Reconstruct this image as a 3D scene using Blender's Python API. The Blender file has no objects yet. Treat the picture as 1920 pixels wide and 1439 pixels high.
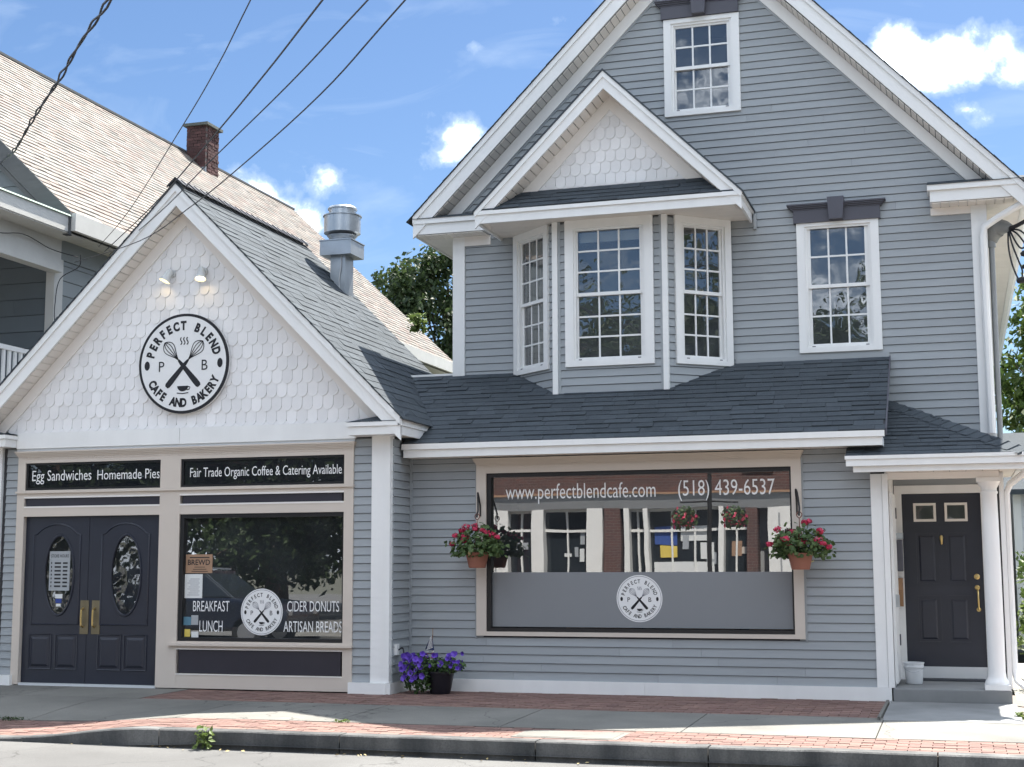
import bpy, math, random
from mathutils import Vector, Matrix
random.seed(7)
SC = bpy.context.scene
COL = SC.collection

# ------------------------------------------------------------------ camera
cam_d = bpy.data.cameras.new('camera'); cam = bpy.data.objects.new('camera', cam_d); COL.objects.link(cam)
cam_d.sensor_width = 36.0; cam_d.lens = 50.72; cam_d.clip_end = 2000.0
_yaw, _pit, _rol = map(math.radians, (-17.149, 7.216, -0.206))
_F = Vector((math.sin(_yaw)*math.cos(_pit), math.cos(_yaw)*math.cos(_pit), math.sin(_pit)))
_R0 = Vector((math.cos(_yaw), -math.sin(_yaw), 0)); _U0 = _R0.cross(_F)
_R = _R0*math.cos(_rol)+_U0*math.sin(_rol); _U = -_R0*math.sin(_rol)+_U0*math.cos(_rol)
cam.matrix_world = Matrix(((_R.x,_U.x,-_F.x,0.0),(_R.y,_U.y,-_F.y,-17.0),(_R.z,_U.z,-_F.z,1.5),(0,0,0,1)))
SC.camera = cam

# ------------------------------------------------------------------ sun, sky, exposure
TO_SUN = Vector((0.17, 0.49, 1.0)).normalized()
sun_d = bpy.data.lights.new('sun', 'SUN'); sun_d.energy = 3.1; sun_d.angle = math.radians(0.53); sun_d.color = (1.0, 0.95, 0.87)
sun = bpy.data.objects.new('sun', sun_d); COL.objects.link(sun); sun.location = (10, 30, 60)
sun.rotation_euler = (-TO_SUN).to_track_quat('-Z', 'Y').to_euler()
SC.view_settings.view_transform = 'Standard'; SC.view_settings.look = 'None'
SC.view_settings.gamma = 1.0; SC.view_settings.use_curve_mapping = False
SC.view_settings.exposure = 2.32

world = bpy.data.worlds.new('World'); SC.world = world; world.use_nodes = True
def build_world():
    nt = world.node_tree; nt.nodes.clear(); N = nt.nodes.new; L = nt.links.new
    out = N('ShaderNodeOutputWorld'); bg = N('ShaderNodeBackground'); bg.inputs['Strength'].default_value = 0.05
    sky = N('ShaderNodeTexSky'); sky.sky_type = 'NISHITA'; sky.sun_disc = False
    sky.sun_elevation = math.asin(TO_SUN.z); sky.sun_rotation = math.atan2(TO_SUN.x, TO_SUN.y)
    sky.air_density = 0.85; sky.dust_density = 0.5; sky.ozone_density = 3.0
    tc = N('ShaderNodeTexCoord')
    def vm(op, a, b=None):
        n = N('ShaderNodeVectorMath'); n.operation = op
        for i, v in enumerate((a, b)):
            if v is None: continue
            if hasattr(v, 'is_output'): L(v, n.inputs[i])
            else: n.inputs[i].default_value = v
        return n
    def mm(op, a, b=None, c=None, clamp=False):
        n = N('ShaderNodeMath'); n.operation = op; n.use_clamp = clamp
        for i, v in enumerate((a, b, c)):
            if v is None: continue
            if hasattr(v, 'is_output'): L(v, n.inputs[i])
            else: n.inputs[i].default_value = v
        return n.outputs[0]
    d = vm('NORMALIZE', tc.outputs['Generated']).outputs[0]
    # fluffy noise on the view direction, warped
    def noise(scale, det, rough, vec, dist=0.0):
        n = N('ShaderNodeTexNoise'); n.inputs['Scale'].default_value = scale; n.inputs['Detail'].default_value = det
        n.inputs['Roughness'].default_value = rough; n.inputs['Distortion'].default_value = dist
        L(vec, n.inputs['Vector']); return n.outputs['Fac']
    n1 = noise(19.0, 11, 0.60, d, 0.15)
    # cumulus banks standing in fixed directions of the sky: (dir, radius, vertical squash)
    blobs = []
    def px(u, v):
        q = _F + _R*((u-960)/2705.2) - _U*((v-719.5)/2705.2); return q.normalized()
    for u, v, r, s, g in ((1750,128,.046,1.6,1.15),(1830,120,.042,1.6,1.15),(1690,108,.036,1.5,1.1),(1895,130,.038,1.6,1.05),(1790,110,.04,1.6,1.15),(1815,205,.030,1.6,.9),(1855,190,.022,1.5,.7),
                       (862,262,.030,1.2,1.05),(850,282,.024,1.4,1.0),(612,340,.026,1.2,.8),(600,318,.018,1.3,.8),(470,372,.030,1.3,.95),(570,408,.022,1.2,.95),(520,390,.028,1.2,.95),
                       (905,88,.022,2.2,.62),(1035,50,.022,1.4,.45),(2050,200,.05,1.5,1.0),(2300,120,.06,1.6,1.0),(-250,300,.05,1.5,1.0),(-500,150,.05,1.6,.9)):
        c = px(u, v)
        df = vm('SUBTRACT', d, tuple(c)); sq = vm('MULTIPLY', df.outputs[0], (1.0, 1.0, s))
        ln = vm('LENGTH', sq.outputs[0]).outputs['Value']
        m = mm('SUBTRACT', 1.0, mm('DIVIDE', ln, r*1.36), None, True)
        blobs.append(mm('MULTIPLY', m, g))
    acc = blobs[0]
    for b in blobs[1:]: acc = mm('MAXIMUM', acc, b)
    # denser bright cumulus added outside the view to lift fill on the shaded facade
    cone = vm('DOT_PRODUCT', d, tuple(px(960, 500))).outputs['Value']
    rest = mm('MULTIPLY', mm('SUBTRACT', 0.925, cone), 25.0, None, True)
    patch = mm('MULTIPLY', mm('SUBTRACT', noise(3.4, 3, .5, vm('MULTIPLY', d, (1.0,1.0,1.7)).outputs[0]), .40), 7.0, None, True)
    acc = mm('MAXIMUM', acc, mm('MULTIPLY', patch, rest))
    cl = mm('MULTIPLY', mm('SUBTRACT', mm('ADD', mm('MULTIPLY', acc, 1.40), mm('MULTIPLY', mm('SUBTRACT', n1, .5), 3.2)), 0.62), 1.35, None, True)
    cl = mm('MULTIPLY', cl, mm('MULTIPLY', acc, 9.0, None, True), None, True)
    # thin high streaks
    wv = vm('MULTIPLY', d, (5.0, 14.0, 22.0)).outputs[0]
    cir = mm('MULTIPLY', mm('SUBTRACT', noise(1.2, 5, .55, wv, 1.2), .52, None, True), 1.2, None, True)
    tot = mm('MAXIMUM', cl, mm('MULTIPLY', cir, .75), None, True)
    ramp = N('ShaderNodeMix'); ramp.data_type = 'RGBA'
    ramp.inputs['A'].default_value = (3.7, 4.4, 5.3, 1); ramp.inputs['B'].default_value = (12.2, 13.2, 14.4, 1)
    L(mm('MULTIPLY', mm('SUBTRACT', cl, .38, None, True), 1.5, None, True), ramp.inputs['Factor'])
    mix = N('ShaderNodeMix'); mix.data_type = 'RGBA'
    hs = N('ShaderNodeHueSaturation'); hs.inputs['Saturation'].default_value = 1.10; hs.inputs['Value'].default_value = .66; L(sky.outputs['Color'], hs.inputs['Color'])
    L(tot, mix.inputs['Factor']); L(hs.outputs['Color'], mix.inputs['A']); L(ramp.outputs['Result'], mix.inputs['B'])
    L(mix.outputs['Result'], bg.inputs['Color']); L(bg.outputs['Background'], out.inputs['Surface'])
build_world()
world.cycles.sampling_method = 'MANUAL'; world.cycles.sample_map_resolution = 512
SC.cycles.max_bounces = 6; SC.cycles.diffuse_bounces = 3; SC.cycles.glossy_bounces = 2
SC.cycles.transparent_max_bounces = 12; SC.cycles.transmission_bounces = 4
SC.cycles.caustics_reflective = False; SC.cycles.caustics_refractive = False; SC.cycles.sample_clamp_indirect = 6.0

# ------------------------------------------------------------------ materials
MATS = {}
def M(name, col, rough=.55, var=.06, scale=3.0, rnd=0.0, isl=0.0, bump=0.0, bscale=80.0, spec=.4, metal=0.0, col2=None, ramp=None, streak=None, emit=0.0, speck=None, crack=None):
    """Principled surface: base colour broken up by object-space noise, per-object (rnd) or per-island (isl) brightness and fine bump."""
    m = bpy.data.materials.new(name); m.use_nodes = True; nt = m.node_tree; N = nt.nodes.new; L = nt.links.new
    b = nt.nodes['Principled BSDF']; b.inputs['Roughness'].default_value = rough; b.inputs['Metallic'].default_value = metal
    b.inputs['Specular IOR Level'].default_value = spec
    tc = N('ShaderNodeTexCoord'); vec = tc.outputs['Object']
    if streak:
        mp = N('ShaderNodeMapping'); mp.inputs['Scale'].default_value = streak; L(vec, mp.inputs['Vector']); vec = mp.outputs['Vector']
    n = N('ShaderNodeTexNoise'); n.inputs['Scale'].default_value = scale; n.inputs['Detail'].default_value = 6; n.inputs['Roughness'].default_value = .6
    L(vec, n.inputs['Vector'])
    def mm(op, a, b_=None):
        q = N('ShaderNodeMath'); q.operation = op
        for i, v in enumerate((a, b_)):
            if v is None: continue
            if hasattr(v, 'is_output'): L(v, q.inputs[i])
            else: q.inputs[i].default_value = v
        return q.outputs[0]
    f = mm('ADD', 1.0, mm('MULTIPLY', mm('SUBTRACT', n.outputs['Fac'], .5), 2*var*1.6))
    if speck:
        n3 = N('ShaderNodeTexNoise'); n3.inputs['Scale'].default_value = speck[0]; n3.inputs['Detail'].default_value = 3; n3.inputs['Roughness'].default_value = .7; L(tc.outputs['Object'], n3.inputs['Vector'])
        f = mm('MULTIPLY', f, mm('ADD', 1.0, mm('MULTIPLY', mm('SUBTRACT', n3.outputs['Fac'], .5), 2*speck[1])))
    if crack:
        vo = N('ShaderNodeTexVoronoi'); vo.feature = 'DISTANCE_TO_EDGE'; vo.inputs['Scale'].default_value = crack; wn = N('ShaderNodeTexNoise'); wn.inputs['Scale'].default_value = 2.2; wn.inputs['Detail'].default_value = 5
        L(tc.outputs['Object'], wn.inputs['Vector']); va = N('ShaderNodeVectorMath'); va.operation = 'MULTIPLY_ADD'; va.inputs[1].default_value = (.5,.5,.5); L(wn.outputs['Color'], va.inputs[0]); L(tc.outputs['Object'], va.inputs[2]); L(va.outputs[0], vo.inputs['Vector'])
        cm = N('ShaderNodeMapRange'); cm.inputs['From Min'].default_value = 0; cm.inputs['From Max'].default_value = .006*crack*1.6; cm.inputs['To Min'].default_value = .45; cm.inputs['To Max'].default_value = 1; L(vo.outputs['Distance'], cm.inputs['Value']); f = mm('MULTIPLY', f, cm.outputs['Result'])
    r = None
    if rnd: r = N('ShaderNodeObjectInfo').outputs['Random']
    if isl: r = N('ShaderNodeNewGeometry').outputs['Random Per Island']
    if r is not None:
        f = mm('MULTIPLY', f, mm('ADD', 1.0, mm('MULTIPLY', mm('SUBTRACT', r, .5), 2*(rnd or isl))))
    if ramp and r is not None:
        cr = N('ShaderNodeValToRGB'); els = cr.color_ramp.elements; cr.color_ramp.interpolation = 'CONSTANT'
        els[0].position = 0; els[0].color = (*ramp[0], 1); els[1].position = 1/len(ramp); els[1].color = (*ramp[1], 1)
        for i, c in enumerate(ramp[2:]):
            e = els.new((i+2)/len(ramp)); e.color = (*c, 1)
        q = N('ShaderNodeMath'); q.operation = 'FRACT'; L(mm('MULTIPLY', r, 7.31), q.inputs[0]); L(q.outputs[0], cr.inputs['Fac']); base = cr.outputs['Color']
    elif col2:
        mx = N('ShaderNodeMix'); mx.data_type = 'RGBA'; mx.inputs['A'].default_value = (*col, 1); mx.inputs['B'].default_value = (*col2, 1)
        n2 = N('ShaderNodeTexNoise'); n2.inputs['Scale'].default_value = scale*.37; n2.inputs['Detail'].default_value = 5; L(vec, n2.inputs['Vector'])
        rr = N('ShaderNodeMapRange'); rr.inputs['From Min'].default_value = .42; rr.inputs['From Max'].default_value = .62; L(n2.outputs['Fac'], rr.inputs['Value'])
        L(rr.outputs['Result'], mx.inputs['Factor']); base = mx.outputs['Result']
    else:
        rgb = N('ShaderNodeRGB'); rgb.outputs[0].default_value = (*col, 1); base = rgb.outputs[0]
    vmn = N('ShaderNodeVectorMath'); vmn.operation = 'SCALE'; L(base, vmn.inputs[0]); L(f, vmn.inputs['Scale'])
    L(vmn.outputs[0], b.inputs['Base Color'])
    if bump:
        nb = N('ShaderNodeTexNoise'); nb.inputs['Scale'].default_value = bscale; nb.inputs['Detail'].default_value = 4; L(vec, nb.inputs['Vector'])
        bp = N('ShaderNodeBump'); bp.inputs['Strength'].default_value = bump; bp.inputs['Distance'].default_value = .01
        L(nb.outputs['Fac'], bp.inputs['Height']); L(bp.outputs['Normal'], b.inputs['Normal'])
    if emit:
        b.inputs['Emission Color'].default_value = (*col, 1); b.inputs['Emission Strength'].default_value = emit
    MATS[name] = m; return m

def leafmat(name, col, col2, trans=.35):
    m = bpy.data.materials.new(name); m.use_nodes = True; nt = m.node_tree; N = nt.nodes.new; L = nt.links.new
    b = nt.nodes['Principled BSDF']; out = nt.nodes['Material Output']; b.inputs['Roughness'].default_value = .5; b.inputs['Specular IOR Level'].default_value = .35
    g = N('ShaderNodeNewGeometry'); mx = N('ShaderNodeMix'); mx.data_type = 'RGBA'
    mx.inputs['A'].default_value = (*col, 1); mx.inputs['B'].default_value = (*col2, 1); L(g.outputs['Random Per Island'], mx.inputs['Factor'])
    L(mx.outputs['Result'], b.inputs['Base Color'])
    t = N('ShaderNodeBsdfTranslucent'); L(mx.outputs['Result'], t.inputs['Color'])
    ms = N('ShaderNodeMixShader'); ms.inputs[0].default_value = trans; L(b.outputs[0], ms.inputs[1]); L(t.outputs[0], ms.inputs[2]); L(ms.outputs[0], out.inputs['Surface'])
    MATS[name] = m; return m

def glassmat(name, base_refl, tint, wave=.04, wscale=1.3, dust=.06):
    """window glass: see-through, with a mirror coat that strengthens towards grazing and the slight waviness of sheet glass"""
    m = bpy.data.materials.new(name); m.use_nodes = True; nt = m.node_tree; nt.nodes.clear(); N = nt.nodes.new; L = nt.links.new
    out = N('ShaderNodeOutputMaterial'); ms = N('ShaderNodeMixShader'); tr = N('ShaderNodeBsdfTransparent'); gl = N('ShaderNodeBsdfGlossy')
    tr.inputs['Color'].default_value = (*tint, 1); gl.inputs['Roughness'].default_value = .0; gl.inputs['Color'].default_value = (.97, .98, 1, 1)
    fr = N('ShaderNodeFresnel'); fr.inputs['IOR'].default_value = 1.5
    ad = N('ShaderNodeMath'); ad.operation = 'MULTIPLY_ADD'; ad.use_clamp = True; ad.inputs[1].default_value = 1.6; ad.inputs[2].default_value = base_refl; L(fr.outputs[0], ad.inputs[0])
    tc = N('ShaderNodeTexCoord'); nz = N('ShaderNodeTexNoise'); nz.inputs['Scale'].default_value = wscale; nz.inputs['Detail'].default_value = 1.5; L(tc.outputs['Object'], nz.inputs['Vector'])
    bp = N('ShaderNodeBump'); bp.inputs['Strength'].default_value = 1.0; bp.inputs['Distance'].default_value = wave*.1; L(nz.outputs['Fac'], bp.inputs['Height']); L(bp.outputs['Normal'], gl.inputs['Normal'])
    L(ad.outputs[0], ms.inputs[0]); L(tr.outputs[0], ms.inputs[1]); L(gl.outputs[0], ms.inputs[2])
    df = N('ShaderNodeBsdfDiffuse'); df.inputs['Color'].default_value = (.50,.55,.60,1); m2 = N('ShaderNodeMixShader'); dn_ = N('ShaderNodeTexNoise'); dn_.inputs['Scale'].default_value = 2.5; dn_.inputs['Detail'].default_value = 5; L(tc.outputs['Object'], dn_.inputs['Vector'])
    dm = N('ShaderNodeMath'); dm.operation = 'MULTIPLY'; dm.inputs[1].default_value = dust*2; L(dn_.outputs['Fac'], dm.inputs[0]); L(dm.outputs[0], m2.inputs[0]); L(ms.outputs[0], m2.inputs[1]); L(df.outputs[0], m2.inputs[2]); L(m2.outputs[0], out.inputs['Surface'])
    MATS[name] = m; return m

M('siding', (.322,.345,.362), .5, .07, 1.2, rnd=.05, bump=.12, bscale=60, streak=(1,1,8))
M('white', (.81,.81,.80), .42, .05, 2.0, rnd=.02, streak=(2,2,.5), bump=.05, bscale=30)
M('soffit', (.76,.715,.66), .5, .03, 2.0, rnd=.03)
M('cream', (.80,.765,.73), .5, .03, 2.0, rnd=.03)
M('scale_white', (.80,.79,.79), .5, .05, 3.0, rnd=.06)
M('tan', (.61,.54,.475), .45, .03, 3.0)
M('dark_panel', (.026,.024,.036), .37, .15, 2.0, spec=.5)
M('door_dark', (.021,.024,.038), .34, .18, 2.2, spec=.5)
M('black', (.012,.012,.014), .4, .05, 4.0)
M('lintel', (.085,.085,.105), .5, .05, 3.0)
M('shingle', (.068,.080,.092), .85, .12, 14, rnd=.12, bump=.6, bscale=220, spec=.2)
M('shingle_mass', (.068,.080,.092), .85, .12, 14, isl=.12, bump=.6, bscale=220, spec=.2)
M('slate', (.5,.45,.42), .65, .12, 4.0, isl=.22, bump=.3, bscale=60, ramp=((.150,.128,.108),(.152,.117,.096),(.115,.109,.098),(.168,.149,.128),(.125,.092,.076),(.153,.138,.119),(.118,.111,.098)))
M('roof_deck', (.05,.05,.055), .9)
M('chimney_brick', (.075,.036,.034), .85, .12, 6, rnd=.35, bump=.5, bscale=60)
M('mortar', (.10,.085,.08), .9)
M('chimney_cap', (.10,.11,.10), .9, .2, 6)
M('galvanised', (.42,.45,.48), .38, .18, 4, metal=.75, spec=.5)
M('brass', (.62,.46,.20), .3, .15, 8, metal=1.0); M('dull_brass', (.22,.185,.12), .45, .2, 8, metal=.8)
M('concrete', (.185,.18,.163), .85, .16, 1.6, bump=.35, bscale=120, rnd=.06, col2=(.14,.137,.125), speck=(90,.4), crack=.35)
M('step_concrete', (.24,.245,.245), .85, .12, 2.6, bump=.35, bscale=120, col2=(.18,.185,.185))
M('paver', (.2,.11,.09), .85, .12, 5, isl=.14, bump=.4, bscale=120, ramp=((.20,.122,.10),(.185,.108,.092),(.21,.13,.108),(.175,.105,.09)), speck=(70,.3))
M('joint_sand', (.22,.19,.165), .95, .1, 10)
M('granite', (.12,.12,.118), .8, .35, 6.0, bump=.6, bscale=40, rnd=.15, col2=(.055,.058,.06), streak=(1,1,.22), speck=(60,.5))
M('asphalt', (.145,.144,.140), .9, .14, 1.2, bump=.6, bscale=160, col2=(.112,.111,.109), speck=(130,.6), crack=.7)
M('soil', (.10,.08,.06), .95, .2, 6)
M('lawn', (.10,.10,.075), .9, .25, 3)
M('gravel', (.42,.40,.36), .9, .25, 20, bump=.8, bscale=50)
M('sign_white', (.80,.80,.80), .35, .015, 2)
M('print_black', (.012,.012,.016), .5, .3, 25)
M('print_grey', (.22,.22,.25), .5)
M('print_white', (.83,.83,.83), .45, .01)
M('film', (.22,.23,.245), .42, .02, 1.0)
M('terracotta', (.30,.125,.085), .75, .08, 6)
M('pot_black', (.012,.012,.018), .35)
M('iron', (.02,.018,.018), .5)
M('copper_wire', (.18,.07,.05), .5)
M('cable', (.012,.013,.018), .55)
M('conduit', (.27,.28,.285), .5, .1, 5, metal=.3)
M('weatherhead', (.23,.24,.245), .5, .1, 6, metal=.3)
M('bucket', (.62,.64,.66), .4, .03)
M('mat', (.06,.065,.075), .95, .2, 40)
M('curtain', (.50,.47,.42), .8, .1, 3)
M('curtain_blue', (.11,.13,.19), .8, .1, 3)
M('blind', (.68,.68,.66), .6)
M('room', (.075,.07,.065), .9, .1, 1)
M('wood', (.33,.19,.10), .5, .15, 3)
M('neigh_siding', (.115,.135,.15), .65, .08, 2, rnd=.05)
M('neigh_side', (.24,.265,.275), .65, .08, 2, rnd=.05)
M('weathered', (.075,.08,.085), .8, .2, 3, streak=(1,1,6))
M('old_white', (.52,.515,.49), .6, .10, 2.5)
M('verdigris', (.36,.46,.40), .7, .15, 6)
M('bark', (.09,.065,.045), .95, .25, 6, bump=.8, bscale=25)
M('petal_red', (.46,.025,.075), .5, .1, 20, isl=.3)
M('petal_violet', (.15,.075,.46), .5, .1, 20, isl=.35)
M('dry_leaf', (.42,.33,.16), .7)
M('flag_blue', (.012,.02,.085), .7); M('flag_red', (.36,.012,.02), .7); M('flag_white', (.74,.73,.72), .7)
M('paper', (.72,.73,.72), .6, .05, 30); M('paper_orange', (.36,.22,.14), .6, .1, 10); M('paper_grey', (.36,.38,.40), .6); M('sticker_blue', (.03,.06,.26), .5); M('sticker_teal', (.10,.22,.30), .5)
M('poster_yellow', (.72,.55,.12), .5); M('poster_blue', (.05,.10,.32), .5); M('poster_green', (.05,.22,.12), .5)
def brickmat(name, c1, c2, mort):
    m = bpy.data.materials.new(name); m.use_nodes = True; nt = m.node_tree; N = nt.nodes.new; L = nt.links.new; b = nt.nodes['Principled BSDF']; b.inputs['Roughness'].default_value = .85
    tc = N('ShaderNodeTexCoord'); sp = N('ShaderNodeSeparateXYZ'); cb = N('ShaderNodeCombineXYZ'); L(tc.outputs['Object'], sp.inputs[0]); L(sp.outputs['X'], cb.inputs['X']); L(sp.outputs['Z'], cb.inputs['Y'])
    br = N('ShaderNodeTexBrick'); br.inputs['Scale'].default_value = 1.0; br.inputs['Brick Width'].default_value = .21; br.inputs['Row Height'].default_value = .076; br.inputs['Mortar Size'].default_value = .006
    br.inputs['Color1'].default_value = (*c1,1); br.inputs['Color2'].default_value = (*c2,1); br.inputs['Mortar'].default_value = (*mort,1); L(cb.outputs[0], br.inputs['Vector']); L(br.outputs['Color'], b.inputs['Base Color'])
    MATS[name] = m
brickmat('street_brick', (.12,.05,.04), (.075,.036,.032), (.16,.14,.125))
M('shop_grey', (.34,.345,.35), .6); M('shop_white', (.80,.79,.76), .6)
M('shop_glass', (.02,.025,.03), .05, .02, 2, spec=.8)
M('car_paint', (.012,.016,.028), .18, .02, 2, spec=.6); M('tyre', (.015,.015,.015), .8); M('rim', (.45,.45,.46), .3, metal=.8)
M('tail_red', (.4,.01,.01), .3); M('bulb', (1.0,.80,.42), .4, emit=2.0)
M('lamp_white', (.60,.61,.60), .4, .1, 10)
M('garage', (.62,.64,.66), .6, .04, 2)
leafmat('leaf_dark', (.022,.042,.015), (.060,.090,.032)); leafmat('leaf_mid', (.045,.085,.018), (.11,.16,.04)); leafmat('leaf_lime', (.09,.14,.03), (.18,.24,.07))
leafmat('leaf_geranium', (.055,.105,.035), (.12,.17,.06), .25); leafmat('leaf_petunia', (.04,.085,.028), (.09,.15,.05), .25)
glassmat('glass', .10, (.80,.84,.84), .05, 2.2, .075); glassmat('shop_pane', .18, (.62,.66,.68), .016, .8, .035); glassmat('door_pane', .04, (.5,.55,.58), .10, 5, .025); glassmat('sign_pane', .03, (.7,.74,.78), .02, 1.0, .012)

# ------------------------------------------------------------------ mesh building
def tfp(O, ux, n):
    """plane frame: (u along, w outward, z up) -> world"""
    O = Vector(O); ux = Vector(ux); n = Vector(n)
    return lambda u, w, z: (O.x+ux.x*u+n.x*w, O.y+ux.y*u+n.y*w, O.z+z)
class MB:
    def __init__(s, tf=None): s.v = []; s.f = []; s.tf = tf; s.smooth = False
    def add(s, vs, fs):
        o = len(s.v)
        s.v += [s.tf(*p) for p in vs] if s.tf else [tuple(p) for p in vs]
        s.f += [tuple(i+o for i in q) for q in fs]; return s
    def hexa(s, b, t):
        """eight corners: bottom ring b (4), top ring t (4)"""
        return s.add(list(b)+list(t), [(3,2,1,0),(4,5,6,7),(0,1,5,4),(1,2,6,5),(2,3,7,6),(3,0,4,7)])
    def box(s, x0, x1, y0, y1, z0, z1):
        return s.hexa([(x0,y0,z0),(x1,y0,z0),(x1,y1,z0),(x0,y1,z0)], [(x0,y0,z1),(x1,y0,z1),(x1,y1,z1),(x0,y1,z1)])
    def prism_y(s, pts, y0, y1):
        """polygon of (x,z) extruded along y"""
        n = len(pts); vs = [(x,y0,z) for x,z in pts]+[(x,y1,z) for x,z in pts]
        fs = [tuple(range(n)), tuple(range(2*n-1,n-1,-1))]+[(i,i+n,(i+1)%n+n,(i+1)%n) for i in range(n)]
        return s.add(vs, fs)
    def prism_x(s, pts, x0, x1):
        """polygon of (y,z) extruded along x"""
        n = len(pts); vs = [(x0,y,z) for y,z in pts]+[(x1,y,z) for y,z in pts]
        fs = [tuple(range(n)), tuple(range(2*n-1,n-1,-1))]+[(i,i+n,(i+1)%n+n,(i+1)%n) for i in range(n)]
        return s.add(vs, fs)
    def slab(s, pts, th):
        """planar polygon (3d points) thickened downwards by th"""
        n = len(pts); vs = list(pts)+[(x,y,z-th) for x,y,z in pts]
        return s.add(vs, [tuple(range(n)), tuple(range(2*n-1,n-1,-1))]+[(i,i+n,(i+1)%n+n,(i+1)%n) for i in range(n)])
    def tube(s, pts, r, n=6, cap=True):
        pts = [Vector(p) for p in pts]; rs = r if isinstance(r, (list, tuple)) else [r]*len(pts)
        vs = []; prev = None
        for i, p in enumerate(pts):
            d = (pts[min(i+1,len(pts)-1)]-pts[max(i-1,0)]).normalized()
            a = Vector((0,0,1)) if abs(d.z) < .95 else Vector((1,0,0))
            if prev is not None: a = prev
            e1 = (a-d*a.dot(d)).normalized(); e2 = d.cross(e1); prev = e1
            for k in range(n):
                t = 2*math.pi*k/n; vs.append(tuple(p+(e1*math.cos(t)+e2*math.sin(t))*rs[i]))
        fs = []
        for i in range(len(pts)-1):
            for k in range(n): fs.append((i*n+k, i*n+(k+1)%n, (i+1)*n+(k+1)%n, (i+1)*n+k))
        if cap: fs += [tuple(range(n-1,-1,-1)), tuple((len(pts)-1)*n+k for k in range(n))]
        s.smooth = True; return s.add(vs, fs)
    def lathe(s, c, prof, n=20, cap=True):
        """profile of (r,z) turned about the vertical through c"""
        vs = []
        for r, z in prof:
            for k in range(n):
                t = 2*math.pi*k/n; vs.append((c[0]+r*math.cos(t), c[1]+r*math.sin(t), c[2]+z))
        fs = []
        for i in range(len(prof)-1):
            for k in range(n): fs.append((i*n+k, i*n+(k+1)%n, (i+1)*n+(k+1)%n, (i+1)*n+k))
        if cap: fs += [tuple(range(n-1,-1,-1)), tuple((len(prof)-1)*n+k for k in range(n))]
        s.smooth = True; return s.add(vs, fs)
    def ribbon(s, pts, w, y=0.0):
        """flat stroke in the (u,z) plane at depth y"""
        P = [Vector((p[0], p[1])) for p in pts]; vs = []
        ws = w if isinstance(w, (list, tuple)) else [w]*len(P)
        for i, p in enumerate(P):
            d = (P[min(i+1,len(P)-1)]-P[max(i-1,0)]).normalized(); nrm = Vector((-d.y, d.x))*ws[i]*.5
            vs += [(p.x+nrm.x, y, p.y+nrm.y), (p.x-nrm.x, y, p.y-nrm.y)]
        return s.add(vs, [(2*i, 2*i+1, 2*i+3, 2*i+2) for i in range(len(P)-1)])
    def poly(s, pts, y=0.0): return s.add([(p[0], y, p[1]) for p in pts], [tuple(range(len(pts)))])
    def mesh(s, name):
        me = bpy.data.meshes.new(name); me.from_pydata(s.v, [], s.f); me.update()
        if s.smooth:
            me.polygons.foreach_set('use_smooth', [True]*len(me.polygons))
            try: me.set_sharp_from_angle(angle=math.radians(38))
            except Exception: pass
        return me
    def build(s, name, mat, parent=None, label=None, cat=None, group=None, kind=None):
        return link(name, s.mesh(name), mat, parent, label, cat, group, kind)
def wloc(o):
    v = Vector((0,0,0))
    while o is not None: v += o.location; o = o.parent
    return v
def tag(o, label=None, cat=None, group=None, kind=None):
    if label: o['label'] = label
    if cat: o['category'] = cat
    if group: o['group'] = group
    if kind: o['kind'] = kind
    return o
def link(name, me, mat, parent=None, label=None, cat=None, group=None, kind=None):
    if mat and not me.materials: me.materials.append(MATS[mat] if isinstance(mat, str) else mat)
    o = bpy.data.objects.new(name, me); COL.objects.link(o)
    if parent is not None: o.parent = parent; o.location = -wloc(parent)
    return tag(o, label, cat, group, kind)
def thing(name, label, cat, loc, group=None):
    o = bpy.data.objects.new(name, None); COL.objects.link(o); o.location = loc; o.empty_display_size = .2
    return tag(o, label, cat, group)
def B(name, mat, parent, x0, x1, y0, y1, z0, z1, **k): return MB().box(x0,x1,y0,y1,z0,z1).build(name, mat, parent, **k)
def bevel(o, w, seg=2):
    m = o.modifiers.new('bevel', 'BEVEL'); m.width = w; m.segments = seg; m.limit_method = 'ANGLE'; m.angle_limit = math.radians(40); return o

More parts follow.
